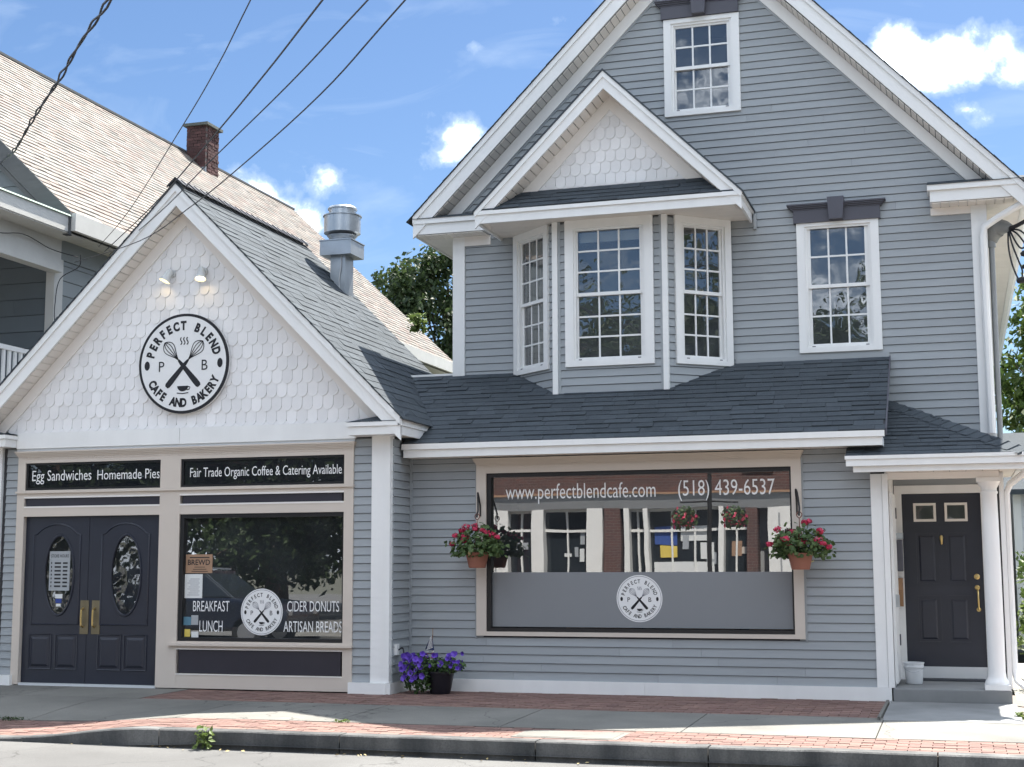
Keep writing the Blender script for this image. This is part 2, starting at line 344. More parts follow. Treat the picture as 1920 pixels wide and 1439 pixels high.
def clapboards(parent, tf, z0, z1, xl, xr, holes=(), e=.1016, mat='siding', name='clapboard', lap=.019, phase=0.0):
    """one object for each board of each course; xl / xr give the course's ends at a height; holes = (x0,x1,z0,z1)"""
    z = z0-phase; rj = random.Random(int(z0*977+z1*131))
    while z < z1-1e-4:
        a, t = max(z, z0), min(z+e, z1)
        if t-a > .006:
            L0, R0, L1, R1 = xl(a), xr(a), xl(t), xr(t)
            cuts = sorted((h[0], h[1]) for h in holes if h[2] < t-.002 and h[3] > a+.002)
            segs = []; cl = (L0, L1)
            for c0, c1 in cuts:
                if c1 <= min(cl): continue
                if c0 > max(cl)+.004: segs.append((cl, (c0, c0)))
                cl = (c1, c1)
            if (R0, R1) > cl or R0 > cl[0]: segs.append((cl, (R0, R1)))
            cut = []
            for (l0, l1), (r0, r1) in segs:
                while r0-l0 > 2.4:
                    k = l0+rj.uniform(.9, 3.4)
                    if k > r0-.5: break
                    cut.append(((l0, l1), (k-.0012, k-.0012))); l0 = l1 = k+.0012
                cut.append(((l0, l1), (r0, r1)))
            for (l0, l1), (r0, r1) in cut:
                if r0-l0 < .01 and r1-l1 < .01: continue
                l1, r1 = min(l1, r1), max(l1, r1); r0 = max(r0, l0)
                MB(tf).hexa([(l0,lap,a),(r0,lap,a),(r0,-.004,a),(l0,-.004,a)], [(l1,.005,t-.0055),(r1,.005,t-.0055),(r1,-.004,t-.0055),(l1,-.004,t-.0055)]).build(name, mat, parent)
        z += e

def sash_window(parent, tf, x0, x1, z0, z1, cas, glass, rail, cols, rows, name='window', head=None, sill=.0, curtain=None, blind=False):
    """double-hung window: casing ring (x0..x1, z0..z1) round a stepped frame, two sashes of cols x rows panes each; a dark room behind"""
    gx0, gx1, gz0, gz1 = glass
    w = MB(tf); ix0, ix1, iz0, iz1 = x0+cas, x1-cas, z0+cas*.62, z1-(head if head is not None else cas)
    for a, b, c, d in ((x0,ix0,z0,z1),(ix1,x1,z0,z1),(ix0,ix1,iz1,z1),(ix0,ix1,z0,iz0)): w.box(a,b,-.05,.045,c,d)
    win = w.build(name, 'white', parent)
    fr = MB(tf); m = .030
    for a, b, c, d in ((ix0,ix0+m,iz0,iz1),(ix1-m,ix1,iz0,iz1),(ix0+m,ix1-m,iz1-m,iz1),(ix0+m,ix1-m,iz0,iz0+m)): fr.box(a,b,-.05,.022,c,d)
    fr.build('frame', 'white', win)
    for k, (c0, c1, wy) in enumerate(((rail, gz1, -.004), (gz0, rail, -.030))):
        s = MB(tf); a0, a1 = ix0+m, ix1-m; b0 = iz0+m if k else c0-.022; b1 = c1+.022 if k else iz1-m
        s.box(a0, gx0, wy-.03, wy, b0, b1); s.box(gx1, a1, wy-.03, wy, b0, b1)
        s.box(gx0, gx1, wy-.03, wy, b0, c0+(.022 if k == 0 else 0)); s.box(gx0, gx1, wy-.03, wy, c1-(.022 if k else 0), b1)
        sa = s.build('sash', 'white', win)
        p0 = c0+(.022 if k == 0 else 0); p1 = c1-(.022 if k else 0); mw = .011
        pw = (gx1-gx0)/cols; ph = (p1-p0)/rows
        mu = MB(tf)
        for i in range(1, cols): mu.box(gx0+i*pw-mw, gx0+i*pw+mw, wy-.026, wy-.006, p0, p1)
        for j in range(1, rows):
            for i in range(cols): mu.box(gx0+i*pw+(mw if i else 0), gx0+(i+1)*pw-(mw if i < cols-1 else 0), wy-.026, wy-.007, p0+j*ph-mw, p0+j*ph+mw)
        mu.build('glazing_bar', 'white', win)
        for i in range(cols):
            for j in range(rows):
                q = (gx0+i*pw, gx0+(i+1)*pw, p0+j*ph, p0+(j+1)*ph)
                tl = [random.uniform(-.0012, .0012) for _ in range(2)]
                MB(tf).add([(q[0],wy-.016,q[2]),(q[1],wy-.016+tl[0],q[2]),(q[1],wy-.016+tl[0]+tl[1],q[3]),(q[0],wy-.016+tl[1],q[3])], [(0,1,2,3)]).build('pane', 'glass', win)
    for xx in (ix0+m+.03, ix1-m-.07): MB(tf).box(xx, xx+.04, .022, .027, iz0+.012, iz0+.022).build('sash_lock', 'lintel', win)
    r = MB(tf); d = -1.2; r.add([(ix0,-.06,iz0),(ix1,-.06,iz0),(ix1,-.06,iz1),(ix0,-.06,iz1),(ix0-.25,d,iz0-.3),(ix1+.25,d,iz0-.3),(ix1+.25,d,iz1+.2),(ix0-.25,d,iz1+.2)],
        [(4,5,6,7),(0,1,5,4),(1,2,6,5),(2,3,7,6),(3,0,4,7)]); r.build('room', 'room', win)
    if curtain:
        for c0, c1, cm in curtain:
            c = MB(tf); n = 14; vs = []
            for i in range(n+1):
                x = c0+(c1-c0)*i/n; yy = -.16-.02*math.sin(i*1.9)
                vs += [(x, yy, iz0+.02), (x, yy, iz1-.02)]
            c.add(vs, [(2*i,2*i+2,2*i+3,2*i+1) for i in range(n)]); c.build('curtain', cm, win)
    if blind: MB(tf).box(ix0+.05, ix1-.05, -.13, -.10, iz1-blind, iz1-.03).build('blind', 'blind', win)
    return win

_GL = {}
def glyphs(txt, bold=0.0):
    """outline of a line of text as (verts, faces, width, xmin) in units of its size, from the built-in font"""
    k = (txt, bold)
    if k not in _GL:
        c = bpy.data.curves.new('text', 'FONT'); c.body = txt; c.size = 1.0; c.offset = bold; c.resolution_u = 3
        o = bpy.data.objects.new('text', c); COL.objects.link(o)
        bpy.context.view_layer.update()
        me = bpy.data.meshes.new_from_object(o.evaluated_get(bpy.context.evaluated_depsgraph_get()))
        vs = [tuple(v.co) for v in me.vertices]; fs = [tuple(p.vertices) for p in me.polygons]
        bpy.data.objects.remove(o); bpy.data.curves.remove(c); bpy.data.meshes.remove(me)
        xs = [v[0] for v in vs] or [0, .3]; _GL[k] = (vs, fs, max(xs)-min(xs), min(xs))
    return _GL[k]
def text_line(mb, txt, u0, u1, zb, cap, y, bold=0.0, zb1=None):
    """fit a line between u0 and u1 with capital height cap on baseline zb"""
    vs, fs, w, x0 = glyphs(txt, bold); s = (u1-u0)/w; h = cap/.73
    mb.add([(u0+(v[0]-x0)*s, y, zb+v[1]*h) for v in vs], [tuple(f) for f in fs])
def text_arc(mb, txt, a0, a1, r, cap, y, c, R, wid, outward=True, bold=0.0):
    n = len(txt)
    for i, ch in enumerate(txt):
        if ch == ' ': continue
        vs, fs, w, x0 = glyphs(ch, bold); a = math.radians(a0+(a1-a0)*i/(n-1)); h = cap/.73; s = wid/.62
        up = Vector((math.cos(a), math.sin(a)))*(1 if outward else -1); rt = Vector((up.y, -up.x)); ctr = Vector((math.cos(a), math.sin(a)))*r
        q = []
        for v in vs:
            p = ctr+rt*((v[0]-x0-w/2)*s)+up*((v[1]-.365)*h); q.append((c[0]+p.x*R, y, c[1]+p.y*R))
        mb.add(q, fs)
def disc_pts(c, r, n=48, rz=None): return [(c[0]+r*math.cos(2*math.pi*i/n), c[1]+(rz or r)*math.sin(2*math.pi*i/n)) for i in range(n)]
def ring(mb, c, r0, r1, y, n=64):
    vs = []
    for i in range(n):
        t = 2*math.pi*i/n; vs += [(c[0]+r0*math.cos(t), y, c[1]+r0*math.sin(t)), (c[0]+r1*math.cos(t), y, c[1]+r1*math.sin(t))]
    mb.add(vs, [(2*i, 2*i+1, (2*i+3) % (2*n), (2*i+2) % (2*n)) for i in range(n)])
def logo_print(tf, c, R, y, bold=.018):
    """the round cafe emblem: arc lettering, crossed whisks, beans, initials, cup and steam (bold ink, thin ink)"""
    k = MB(tf); g = MB(tf)
    def P(u, v): return (c[0]+u*R, c[1]+v*R)
    text_arc(k, 'PERFECT BLEND', 165, 17, .775, .175, y, c, R, .118, True, bold)
    text_arc(k, 'CAFE AND BAKERY', 210, 334, .785, .170, y, c, R, .112, False, bold)
    for sx in (-1, 1):
        k.poly([(P(sx*.82+.06*math.cos(t), -.02+.095*math.sin(t))) for t in [2*math.pi*i/16 for i in range(16)]], y)
        # handle
        a, b = Vector((-sx*.37, -.47)), Vector((sx*.11, .07)); k.ribbon([P(*(a+(b-a)*t)) for t in (0,.06,.2,.5,.8,1)], [.07*R,.12*R,.125*R,.105*R,.085*R,.045*R], y+.0004*(sx+1))
        # whisk wires
        dr = Vector((sx*.66, .75)); pr = Vector((dr.y, -dr.x)); base = Vector((sx*.10, .06))
        for wd in (-1, -.5, 0, .5, 1):
            pts = []
            for i in range(15):
                t = i/14; wv = math.sin(math.pi*min(1, t**1.9))**.8*.125*wd if 0 < t < 1 else 0
                pts.append(P(*(base+dr*(t*.50)+pr*wv)))
            g.ribbon(pts, .017*R, y+.0008)
    for q, w, m in (('P', -.49, k), ('B', .48, k)):
        vs, fs, ww, x0 = glyphs(q, .0); s = .30
        m.add([(c[0]+(w+(v[0]-x0-ww/2)*s*.95)*R, y, c[1]+(-.15+v[1]*s)*R) for v in vs], fs)
    for dx in (-.07, 0, .07):
        g.ribbon([P(dx+.022*math.sin(t*6.0)+t*.02, .38+t*.15) for t in [i/9 for i in range(10)]], .024*R, y)
    cup = [P(.125*math.cos(t), -.455+.11*math.sin(t)) for t in [math.pi+math.pi*i/12 for i in range(13)]]
    k.poly(cup, y); k.ribbon([P(-.13,-.595), P(0,-.61), P(.13,-.595)], .02*R, y)
    k.ribbon([P(.11,-.465), P(.165,-.485), P(.15,-.525), P(.09,-.535)], .02*R, y)
    return k, g

# ground level of the pavement: falls gently to the kerb, which dips towards the crossing at the left
def sstep(t): t = max(0, min(1, t)); return t*t*(3-2*t)
def zs(x, y):
    k = sstep((-y-.6)/3.6)
    return -.012-.045*k-.135*sstep((-7.6-x)/1.7)*sstep((-y-2.2)/2.0)
ZR = -.225

# ================================================================== SETTING
def sheet(pts_fn, nx, ny, name, mat, parent=None, **k):
    m = MB(); m.add([pts_fn(i/nx, j/ny) for j in range(ny+1) for i in range(nx+1)], [(j*(nx+1)+i, j*(nx+1)+i+1, (j+1)*(nx+1)+i+1, (j+1)*(nx+1)+i) for j in range(ny) for i in range(nx)])
    return m.build(name, mat, parent, **k)
sheet(lambda a, b: (-400+800*a, -400+900*b, -.34), 4, 4, 'ground', 'lawn', kind='structure')
road = sheet(lambda a, b: (-150+300*a, -14.6+10.3*b, ZR), 60, 4, 'road', 'asphalt', kind='structure')
# own-side pavement bed, slabs, brick strips
pav = sheet(lambda a, b: (-40+90*a, -4.18+5.6*b, zs(-40+90*a, -4.18+5.6*b)-.03), 120, 12, 'pavement', 'joint_sand', kind='structure')
def slab(x0, x1, y0, y1, name='paving_slab', mat='concrete', dz=0.0):
    g = .006
    x0 += g; x1 -= g; y0 += g; y1 -= g; m = MB(); nx = max(1, int((x1-x0)/.6)); ny = max(1, int((y1-y0)/.5)); top = []; 
    vs = [(x0+(x1-x0)*i/nx, y0+(y1-y0)*j/ny, 0) for j in range(ny+1) for i in range(nx+1)]
    vs = [(x, y, zs(x, y)+dz) for x, y, _ in vs]; n = len(vs)
    fs = [(j*(nx+1)+i, j*(nx+1)+i+1, (j+1)*(nx+1)+i+1, (j+1)*(nx+1)+i) for j in range(ny) for i in range(nx)]
    per = [i for i in range(nx+1)]+[j*(nx+1)+nx for j in range(1, ny+1)]+[ny*(nx+1)+i for i in range(nx-1, -1, -1)]+[j*(nx+1) for j in range(ny-1, 0, -1)]
    lo = [(vs[i][0], vs[i][1], vs[i][2]-.09) for i in per]
    fs += [(per[i], n+i, n+(i+1) % len(per), per[(i+1) % len(per)]) for i in range(len(per))]
    m.add(vs+lo, fs); return m.build(name, mat, pav)
xs = -.80
while xs > -13.5: slab(xs-1.78, xs, -3.33, -1.80); xs -= 1.78
slab(-.80, .98, -3.33, -1.98); slab(.98, 2.76, -3.33, -1.98); slab(2.76, 4.6, -3.33, -1.98)
slab(-.82, .52, -1.97, -.06, mat='step_concrete')
for a, b in ((-11.0,-9.3),(-12.8,-11.0)): slab(a, b, -1.80, -.60)
def bricks(x0, x1, y0, y1, L, W, seed, name='brick_paving', gap=.004):
    rnd = random.Random(seed); m = MB(); y = y0; row = 0
    while y < y1-.02:
        x = x0-(L/2 if row % 2 else 0); ye = min(y+W, y1)
        while x < x1-.01:
            a, b = max(x, x0), min(x+L, x1)
            if b-a > .02:
                dz = rnd.uniform(-.003, .003); q = [(a+gap, y+gap), (b-gap, y+gap), (b-gap, ye-gap), (a+gap, ye-gap)]
                m.add([(p[0], p[1], zs(*p)-.002+dz) for p in q]+[(p[0], p[1], zs(*p)-.05) for p in q], [(0,1,2,3),(0,4,5,1),(1,5,6,2),(2,6,7,3),(3,7,4,0)])
            x += L
        y += W; row += 1
    return m.build(name, 'paver', pav, kind='stuff')
bricks(-13.5, 4.6, -4.14, -3.34, .2, .1, 1); bricks(-6.56, -.84, -1.79, -.02, .2, .1, 2); bricks(-9.29, -6.57, -1.79, -.64, .2, .1, 3)
bricks(.70, 4.6, -1.97, -.3, .2, .1, 4)
B('edging_strip', 'concrete', pav, -.86, -.83, -1.96, -.06, -.06, .004)
kerb = sheet(lambda a, b: (-40+90*a, -4.38+.2*b, zs(-40+90*a, -4.3)-.12), 60, 1, 'kerb', 'granite', kind='structure')
x = -16.0
rk = random.Random(5)
while x < 6:
    w = rk.choice((1.55, 1.9, 2.3)); a, b = x+.006, x+w-.006; n = 6; vs = []; 
    for i in range(n+1):
        q = a+(b-a)*i/n; zt = zs(q, -4.25)+.004+rk.uniform(-.003, .003); j = rk.uniform(-.006, .006)
        vs += [(q, -4.345+j*.4, zt-.012), (q, -4.332+j*.4, zt), (q, -4.152, zt), (q, -4.152, zt-.35), (q, -4.352+j, -.45)]
    fs = [(5*i+k, 5*i+(k+1) % 5, 5*i+5+(k+1) % 5, 5*i+5+k) for i in range(n) for k in range(5)]+[(0,1,2,3,4), tuple(5*n+k for k in (4,3,2,1,0))]
    MB().add(vs, fs).build('kerb_stone', 'granite', kerb); x += w
# lid of an underground box let into the brick strip
lid = thing('utility_cover', 'rectangular concrete utility box cover let into the brick strip by the kerb', 'cover', (-3.55,-3.72,zs(-3.5,-3.7)))
B('lid', 'concrete', lid, -3.98, -3.08, -3.98, -3.50, -.08, zs(-3.5,-3.8)+.004); B('rim', 'concrete', lid, -4.03, -3.03, -4.03, -3.45, -.09, zs(-3.5,-3.8)+.001)
# ground beside the porch
sheet(lambda a, b: (.55+5*a, -.3+7*b, -.05+.05*b), 4, 4, 'gravel_bed', 'gravel', kind='structure')
# far pavement across the street
sheet(lambda a, b: (-15.6+165*a, -22.0+7.4*b, -.08), 10, 2, 'far_pavement', 'concrete', kind='structure')
sheet(lambda a, b: (-150+134*a, -60+45.3*b, -.09), 10, 4, 'car_park', 'asphalt', kind='structure')
B('far_kerb', 'granite', None, -150, 150, -14.72, -14.56, -.4, -.07, kind='structure')

# ================================================================== ROOF SHINGLES
def shingles(parent, P0, along, up, width_at, nrow, expo, tab, seed, cap=300, th=.012):
    """asphalt tabs course by course; P0 eave corner, along / up unit vectors in the roof plane, width_at(s)->(a,b) along range at distance s up the slope.
    The cap nearest tabs are objects of their own, the rest one joined part."""
    P0 = Vector(P0); A = Vector(along).normalized(); Uv = Vector(up).normalized(); N = A.cross(Uv); N = N if N.z > 0 else -N
    rnd = random.Random(seed); tabs = []
    for r in range(nrow):
        s0 = r*expo; a, b = width_at(s0); a1, b1 = width_at(s0+expo); x = a-rnd.uniform(0, tab)
        while x < b:
            w = tab*rnd.uniform(.55, 1.25); q0, q1 = max(x, a), min(x+w-.004, b)
            if q1-q0 > .02:
                lo = rnd.uniform(-.006, .006); t = th*rnd.uniform(.7, 1.9)
                t0, t1 = max(q0, a1), min(q1, b1)
                if t1 <= t0: t0 = t1 = (q0+q1)/2
                bot = [P0+A*q0+Uv*(s0+lo)+N*t, P0+A*q1+Uv*(s0+lo)+N*t, P0+A*t1+Uv*(s0+expo+.03)+N*.003, P0+A*t0+Uv*(s0+expo+.03)+N*.003]
                tabs.append(([tuple(p-N*.016) for p in bot], [tuple(p) for p in bot]))
            x += w
    camp = Vector((0,-17,1.5)); tabs.sort(key=lambda t: (Vector(t[1][0])-camp).length)
    for b_, t_ in tabs[:cap]: MB().hexa(b_, t_).build('shingle', 'shingle', parent)
    if tabs[cap:]:
        m = MB()
        for b_, t_ in tabs[cap:]: m.hexa(b_, t_)
        m.build('shingle_mass', 'shingle_mass', parent, kind='stuff')

def fish_scales(parent, tf, xc, half_at, z0, rows, w, h, mat='scale_white', keep=None):
    """round-butt shingles: one object for each scale; half_at(z) = half width of the gable field at a height"""
    for r in range(rows):
        zb = z0+r*h; off = (w/2 if r % 2 else 0)
        n = int(half_at(zb)/w)+2
        for i in range(-n, n+1):
            cx = xc+i*w+off; hw = w/2-.0018
            # outline from the round butt up under the next course, clipped to the rakes
            pts = [(cx-hw*math.cos(math.pi*k/10), zb+hw*.98-hw*.98*math.sin(math.pi*k/10)) for k in range(11)]
            pts += [(cx+hw, zb+h+.05), (cx-hw, zb+h+.05)]
            q = []
            for px_, pz in pts:
                lim = half_at(pz); d = px_-xc
                q.append((xc+max(-lim, min(lim, d)), pz))
            ws = max(p[0] for p in q)-min(p[0] for p in q)
            if ws < .012 or half_at(zb+h*.35) < abs(cx-xc)-w*.75: continue
            q = [p if half_at(p[1]) > 0 else (p[0], min(p[1], zb+h*.6)) for p in q]
            nn = len(q); t0, t1 = random.uniform(.013, .019), .003
            vs = [(p[0], t0+(t1-t0)*max(0, min(1, (p[1]-zb)/(h+.05))), p[1]) for p in q]+[(p[0], -.004, p[1]) for p in q]
            MB(tf).add(vs, [tuple(range(nn))]+[(k, k+nn, (k+1) % nn+nn, (k+1) % nn) for k in range(nn)]).build('fish_scale_shingle', mat, parent)

def rake_panels(parent, x0, z0, x1, z1, y0, y1, n, mat='soffit', th=.012):
    """soffit boards under a sloping overhang, one object each"""
    for i in range(n):
        a, b = i/n, (i+1)/n-.12/n
        p = [(x0+(x1-x0)*a, z0+(z1-z0)*a), (x0+(x1-x0)*b, z0+(z1-z0)*b)]
        MB().hexa([(p[0][0],y0,p[0][1]),(p[1][0],y0,p[1][1]),(p[1][0],y1,p[1][1]),(p[0][0],y1,p[0][1])], [(p[0][0],y0,p[0][1]+th),(p[1][0],y0,p[1][1]+th),(p[1][0],y1,p[1][1]+th),(p[0][0],y1,p[0][1]+th)]).build('soffit_panel', mat, parent)
def flat_panels(parent, x0, x1, y0, y1, z, n, axis='x', mat='soffit'):
    for i in range(n):
        if axis == 'x': a, b = x0+(x1-x0)*i/n, x0+(x1-x0)*(i+1)/n-.007; MB().box(a,b,y0,y1,z,z+.012).build('soffit_panel', mat, parent)
        else: a, b = y0+(y1-y0)*i/n, y0+(y1-y0)*(i+1)/n-.007; MB().box(x0,x1,a,b,z,z+.012).build('soffit_panel', mat, parent)
def rake_fascia(parent, ax, az, ex, ez, th, yf, dep=.03, name='rake_board', mat='white', crown=.10):
    """sloping face board from the apex (ax,az) to the eave end (ex,ez), with a projecting crown strip along its top"""
    sg = 1 if ex > ax else -1
    o = MB().prism_y([(ax,az-crown*.9),(ex,ez-crown*.9),(ex,ez-th),(ax,az-th)], yf, yf+dep).build(name, mat, parent)
    MB().prism_y([(ax,az),(ex,ez),(ex,ez-crown*.9),(ax,az-crown*.9)], yf-.022, yf+dep).build('crown_moulding', mat, parent)
    return o

# ================================================================== GREY GABLED HOUSE
house = thing('cafe_house', 'large grey clapboard gabled house with bay window above a wide shop window', 'house', (-3.0,1.5,0))
YU = 1.5
FU = tfp((0,YU,0),(1,0,0),(0,-1,0)); FL = tfp((0,0,0),(1,0,0),(0,-1,0))
AX, AZ, SL, SR, EL, ER = -3.03, 10.285, 1.003, 1.06, -7.03, .92
def T(x): return AZ-(AX-x)*SL if x < AX else AZ-(x-AX)*SR
# upper wall: boards on a backing that is left open at the windows
def backing(holes, outline_x, z0, z1, y, name, parent):
    m = MB(); xs_ = sorted({outline_x[0], outline_x[1]}|{h[0] for h in holes}|{h[1] for h in holes})
    for a, b in zip(xs_, xs_[1:]):
        zc = z0
        for h in sorted([h for h in holes if h[0] <= a+1e-6 and h[1] >= b-1e-6], key=lambda h: h[2]):
            if h[2] > zc: m.box(a, b, y, y+.02, zc, h[2])
            zc = max(zc, h[3])
        if zc < z1: m.box(a, b, y, y+.02, zc, z1)
    return m.build(name, 'roof_deck', parent)
W_UP = (-1.858,-.832,4.178,5.86); W_TOP = (-3.545,-2.53,7.445,8.79)
holes_u = [(-1.75,-.94,4.26,5.80), (-3.44,-2.63,7.53,8.70), (-5.50,-2.84,4.2,5.9)]
upper = backing(holes_u, (-6.5,.44), 2.7, 6.1, YU+.006, 'upper_wall', house)
xl = lambda z: max(-6.39, AX-(AZ-.52-z)/SL); xr = lambda z: min(.30, AX+(AZ-.52-z)/SR)
clapboards(upper, FU, 3.02, AZ-.56, xl, xr, holes_u)
g_ = MB()
for a, b, c, d in ((-6.5,-3.44,0,0),(-2.63,.44,0,0)):
    g_.prism_y([(a,6.1),(b,6.1),(b,T(b)-.42),(a,T(a)-.42)], YU+.006, YU+.026)
g_.prism_y([(-3.44,6.1),(-2.63,6.1),(-2.63,7.53),(-3.44,7.53)], YU+.006, YU+.026); g_.prism_y([(-3.44,8.7),(-2.63,8.7),(-2.63,T(-2.63)-.42),(AX,AZ-.42),(-3.44,T(-3.44)-.42)], YU+.006, YU+.026)
g_.build('gable_sheathing', 'roof_deck', house)
sw = MB(); sw.box(.44,.47,YU+.0,17,0,6.2); sw.box(-6.53,-6.5,YU,17,0,6.2); sw.box(-6.5,.44,16.97,17,0,6.2); sw.build('side_wall', 'siding', house)
B('corner_board', 'white', house, -6.548,-6.375, YU-.035, YU+.12, 4.08, 6.03); B('corner_board', 'white', house, .288,.40, YU-.035, YU+.0, 3.02, 6.0); B('corner_board', 'white', house, .40,.475, YU-.045, YU+.14, 3.0, 6.0)
# main roof
TH = .010
rf = MB()
rf.slab([(AX,1.16,AZ+TH),(AX,17.3,AZ+TH),(EL-.03,17.3,T(EL-.03)+TH),(EL-.03,1.16,T(EL-.03)+TH)], .012); rf.slab([(AX,17.3,AZ+TH),(AX,1.16,AZ+TH),(ER+.03,1.16,T(ER+.03)+TH),(ER+.03,17.3,T(ER+.03)+TH)], .012)
roof = rf.build('roof', 'shingle_mass', house)
for k in range(38):   # ragged shingle edges that show along the rakes
    for sx in (-1, 1):
        t = k/38; ex = EL-.03 if sx < 0 else ER+.03; xx = ex+(AX-ex)*t; zz = T(xx)+TH
        MB().hexa([(xx-.055,1.135,zz-.055*(SL if sx < 0 else -SR)),(xx+.055,1.135,zz+.055*(SL if sx < 0 else -SR)),(xx+.055,1.9,zz+.055*(SL if sx < 0 else -SR)),(xx-.055,1.9,zz-.055*(SL if sx < 0 else -SR))],
            [(xx-.055,1.135,zz+.009+.006*(k % 2)-.055*(SL if sx < 0 else -SR)),(xx+.055,1.135,zz+.005+.055*(SL if sx < 0 else -SR)),(xx+.055,1.9,zz+.008+.055*(SL if sx < 0 else -SR)),(xx-.055,1.9,zz+.014-.055*(SL if sx < 0 else -SR))]).build('shingle', 'shingle', roof)
for ex in (EL, ER):
    rake_fascia(house, AX, AZ, ex, T(ex), .30, 1.18)
    sg = -1 if ex < AX else 1; S_ = SL if sg < 0 else SR
    # soffit boards and frieze, both running down to the eave return
    zc = 6.235 if sg < 0 else 6.165
    def hx(dz, zc=zc, sg=sg, S_=S_): return AX+sg*(AZ-dz-zc)/S_
    xe = hx(.318)
    rake_panels(house, AX, AZ-.335, xe, zc, 1.205, YU-.012, 50)
    MB().prism_y([(AX,AZ-.335),(hx(.335),zc),(hx(.54),zc),(AX,AZ-.54)], YU-.045, YU+.0).build('frieze_board', 'white', house)
    MB().prism_y([(AX,AZ-.54),(hx(.54),zc),(hx(.575),zc),(AX,AZ-.575)], YU-.022, YU+.0).build('channel_trim', 'siding', house)
# eave returns at the feet of the gable
def eave_return(x0, x1, z0, z1, outer):
    B('eave_return', 'white', house, x0, x1, 1.20, YU, z0, z1-.07)
    B('crown_moulding', 'white', house, x0-(.03 if outer > 0 else 0), x1+(.03 if outer < 0 else 0), 1.165, YU, z1-.068, z1)
    m = MB(); m.add([(x0-.03,1.15,z1+.004),(x1+.03,1.15,z1+.004),(x1+.03,YU,z1+.12),(x0-.03,YU,z1+.12),(x0-.03,1.15,z1-.0),(x1+.03,1.15,z1-.0),(x1+.03,YU,z1),(x0-.03,YU,z1)], [(0,1,2,3),(4,5,1,0),(5,6,2,1),(4,7,3,0)[::-1]])
    m.build('return_cap', 'shingle', house)
eave_return(-7.03, -6.0, 6.03, 6.24, -1); eave_return(-.19, .90, 5.955, 6.165, 1)
flat_panels(house, -6.98, -6.02, 1.22, YU, 6.012, 9); flat_panels(house, -.17, .9, 1.22, YU, 5.937, 10)
B('frieze_board', 'cream', house, -6.374,-6.0, YU-.04, YU, 5.885, 6.012); B('frieze_board', 'cream', house, -.192,.287, YU-.04, YU, 5.845, 5.937)
# long side eaves running back
for x0, x1, zf in ((EL,-6.53,6.02),(.475,ER,5.945)):
    flat_panels(house, x0+.02 if x0 < -5 else x0, x1 if x0 < -5 else x1-.02, YU+.01, 17, zf-.0, 60, 'y', 'cream')
    xo = x0 if x0 < -5 else x1
    B('eave_fascia', 'white', house, min(xo,xo+(.03 if xo < 0 else -.03)), max(xo,xo+(.03 if xo < 0 else -.03)), 1.21, 17.2, zf-.01, zf+.24)
gut = MB(); gx = ER+.005; gut.prism_y([(gx,6.0),(gx,6.16),(gx+.11,6.16),(gx+.11,6.08),(gx+.05,6.0)], 1.17, 17.2); gut.build('gutter', 'white', house)
# windows of the upper wall
sash_window(house, FU, *W_UP, .10, (-1.690,-1.012,4.295,5.785), 5.035, 3, 2, head=.045)
sash_window(house, FU, *W_TOP, .10, (-3.392,-2.700,7.55,8.67), 8.11, 3, 2, head=.06)
def lintel(x0, x1, z0, z1, key=True):
    m = MB(FU); m.box(x0+.075,x1-.075,0,.07,z0,z1-.075); l = m.build('lintel', 'lintel', house)
    c = MB(FU); 
    for i in range(4):
        o = .018*(3-i); c.box(x0+o,x1-o,0,.13-.018*(3-i),z1-.075+.019*i,z1-.075+.019*(i+1)-.001)
    c.build('lintel_crown', 'lintel', l)
    if key:
        xc = (x0+x1)/2; k = MB(FU); k.hexa([(xc-.085,.155,z0+.01),(xc+.085,.155,z0+.01),(xc+.085,0,z0+.01),(xc-.085,0,z0+.01)], [(xc-.105,.155,z1+.06),(xc+.105,.155,z1+.06),(xc+.105,0,z1+.06),(xc-.105,0,z1+.06)])
        k.build('keystone', 'lintel', l)
lintel(-1.965,-.73,5.862,6.10); lintel(-3.65,-2.46,8.795,9.04)

# ---- bay window
BY = .83; BX0, BX1, CX0, CX1 = -5.66, -2.70, -4.905, -3.455
bay = MB().box(CX0+.02,CX1-.02,BY+.008,BY+.03,3.5,4.12).box(CX0+.02,-4.66,BY+.008,BY+.03,4.12,5.96).box(-3.71,CX1-.02,BY+.008,BY+.03,4.12,5.96).build('bay_wall', 'roof_deck', house)
FB = tfp((0,BY,0),(1,0,0),(0,-1,0))
hb = [(-4.66,-3.71,4.12,6.0)]
clapboards(bay, FB, 3.60, 5.95, lambda z: CX0+.03, lambda z: CX1-.03, hb)
sash_window(house, FB, -4.768,-3.602,4.04,5.962, .115, (-4.602,-3.785,4.162,5.825), 4.982, 3, 3, blind=.16)
for (xa, ya), (xb, yb), side in (((BX0,1.48),(CX0,BY),-1), ((CX1,BY),(BX1,1.48),1)):
    d = Vector((xb-xa, yb-ya)); Lf = d.length; d /= Lf; nn = Vector((d.y, -d.x))
    fb = tfp((xa,ya,0),(d.x,d.y,0),(nn.x,nn.y,0))
    c0, c1 = (.03, Lf-.13) if side < 0 else (.13, Lf-.03)
    clapboards(bay, fb, 3.60, 5.95, lambda z: .01, lambda z: Lf-.02, [(c0+.09, c1-.09, 4.12, 6.0)])
    cw = .095
    bb = MB(fb); bb.box(.0,c0+.1,-.03,-.008,3.5,5.96); bb.box(c1-.1,Lf,-.03,-.008,3.5,5.96); bb.box(c0+.1,c1-.1,-.03,-.008,3.5,4.12); bb.build('bay_sheathing', 'roof_deck', house)
    sash_window(house, fb, c0, c1, 4.04, 5.962, cw, (c0+cw+.062, c1-cw-.062, 4.162, 5.825), 4.982, 3, 3,
        curtain=((c0+.12, c0+.42, 'curtain'), (c0+.44, c1-.13, 'curtain_blue')) if side < 0 else None)
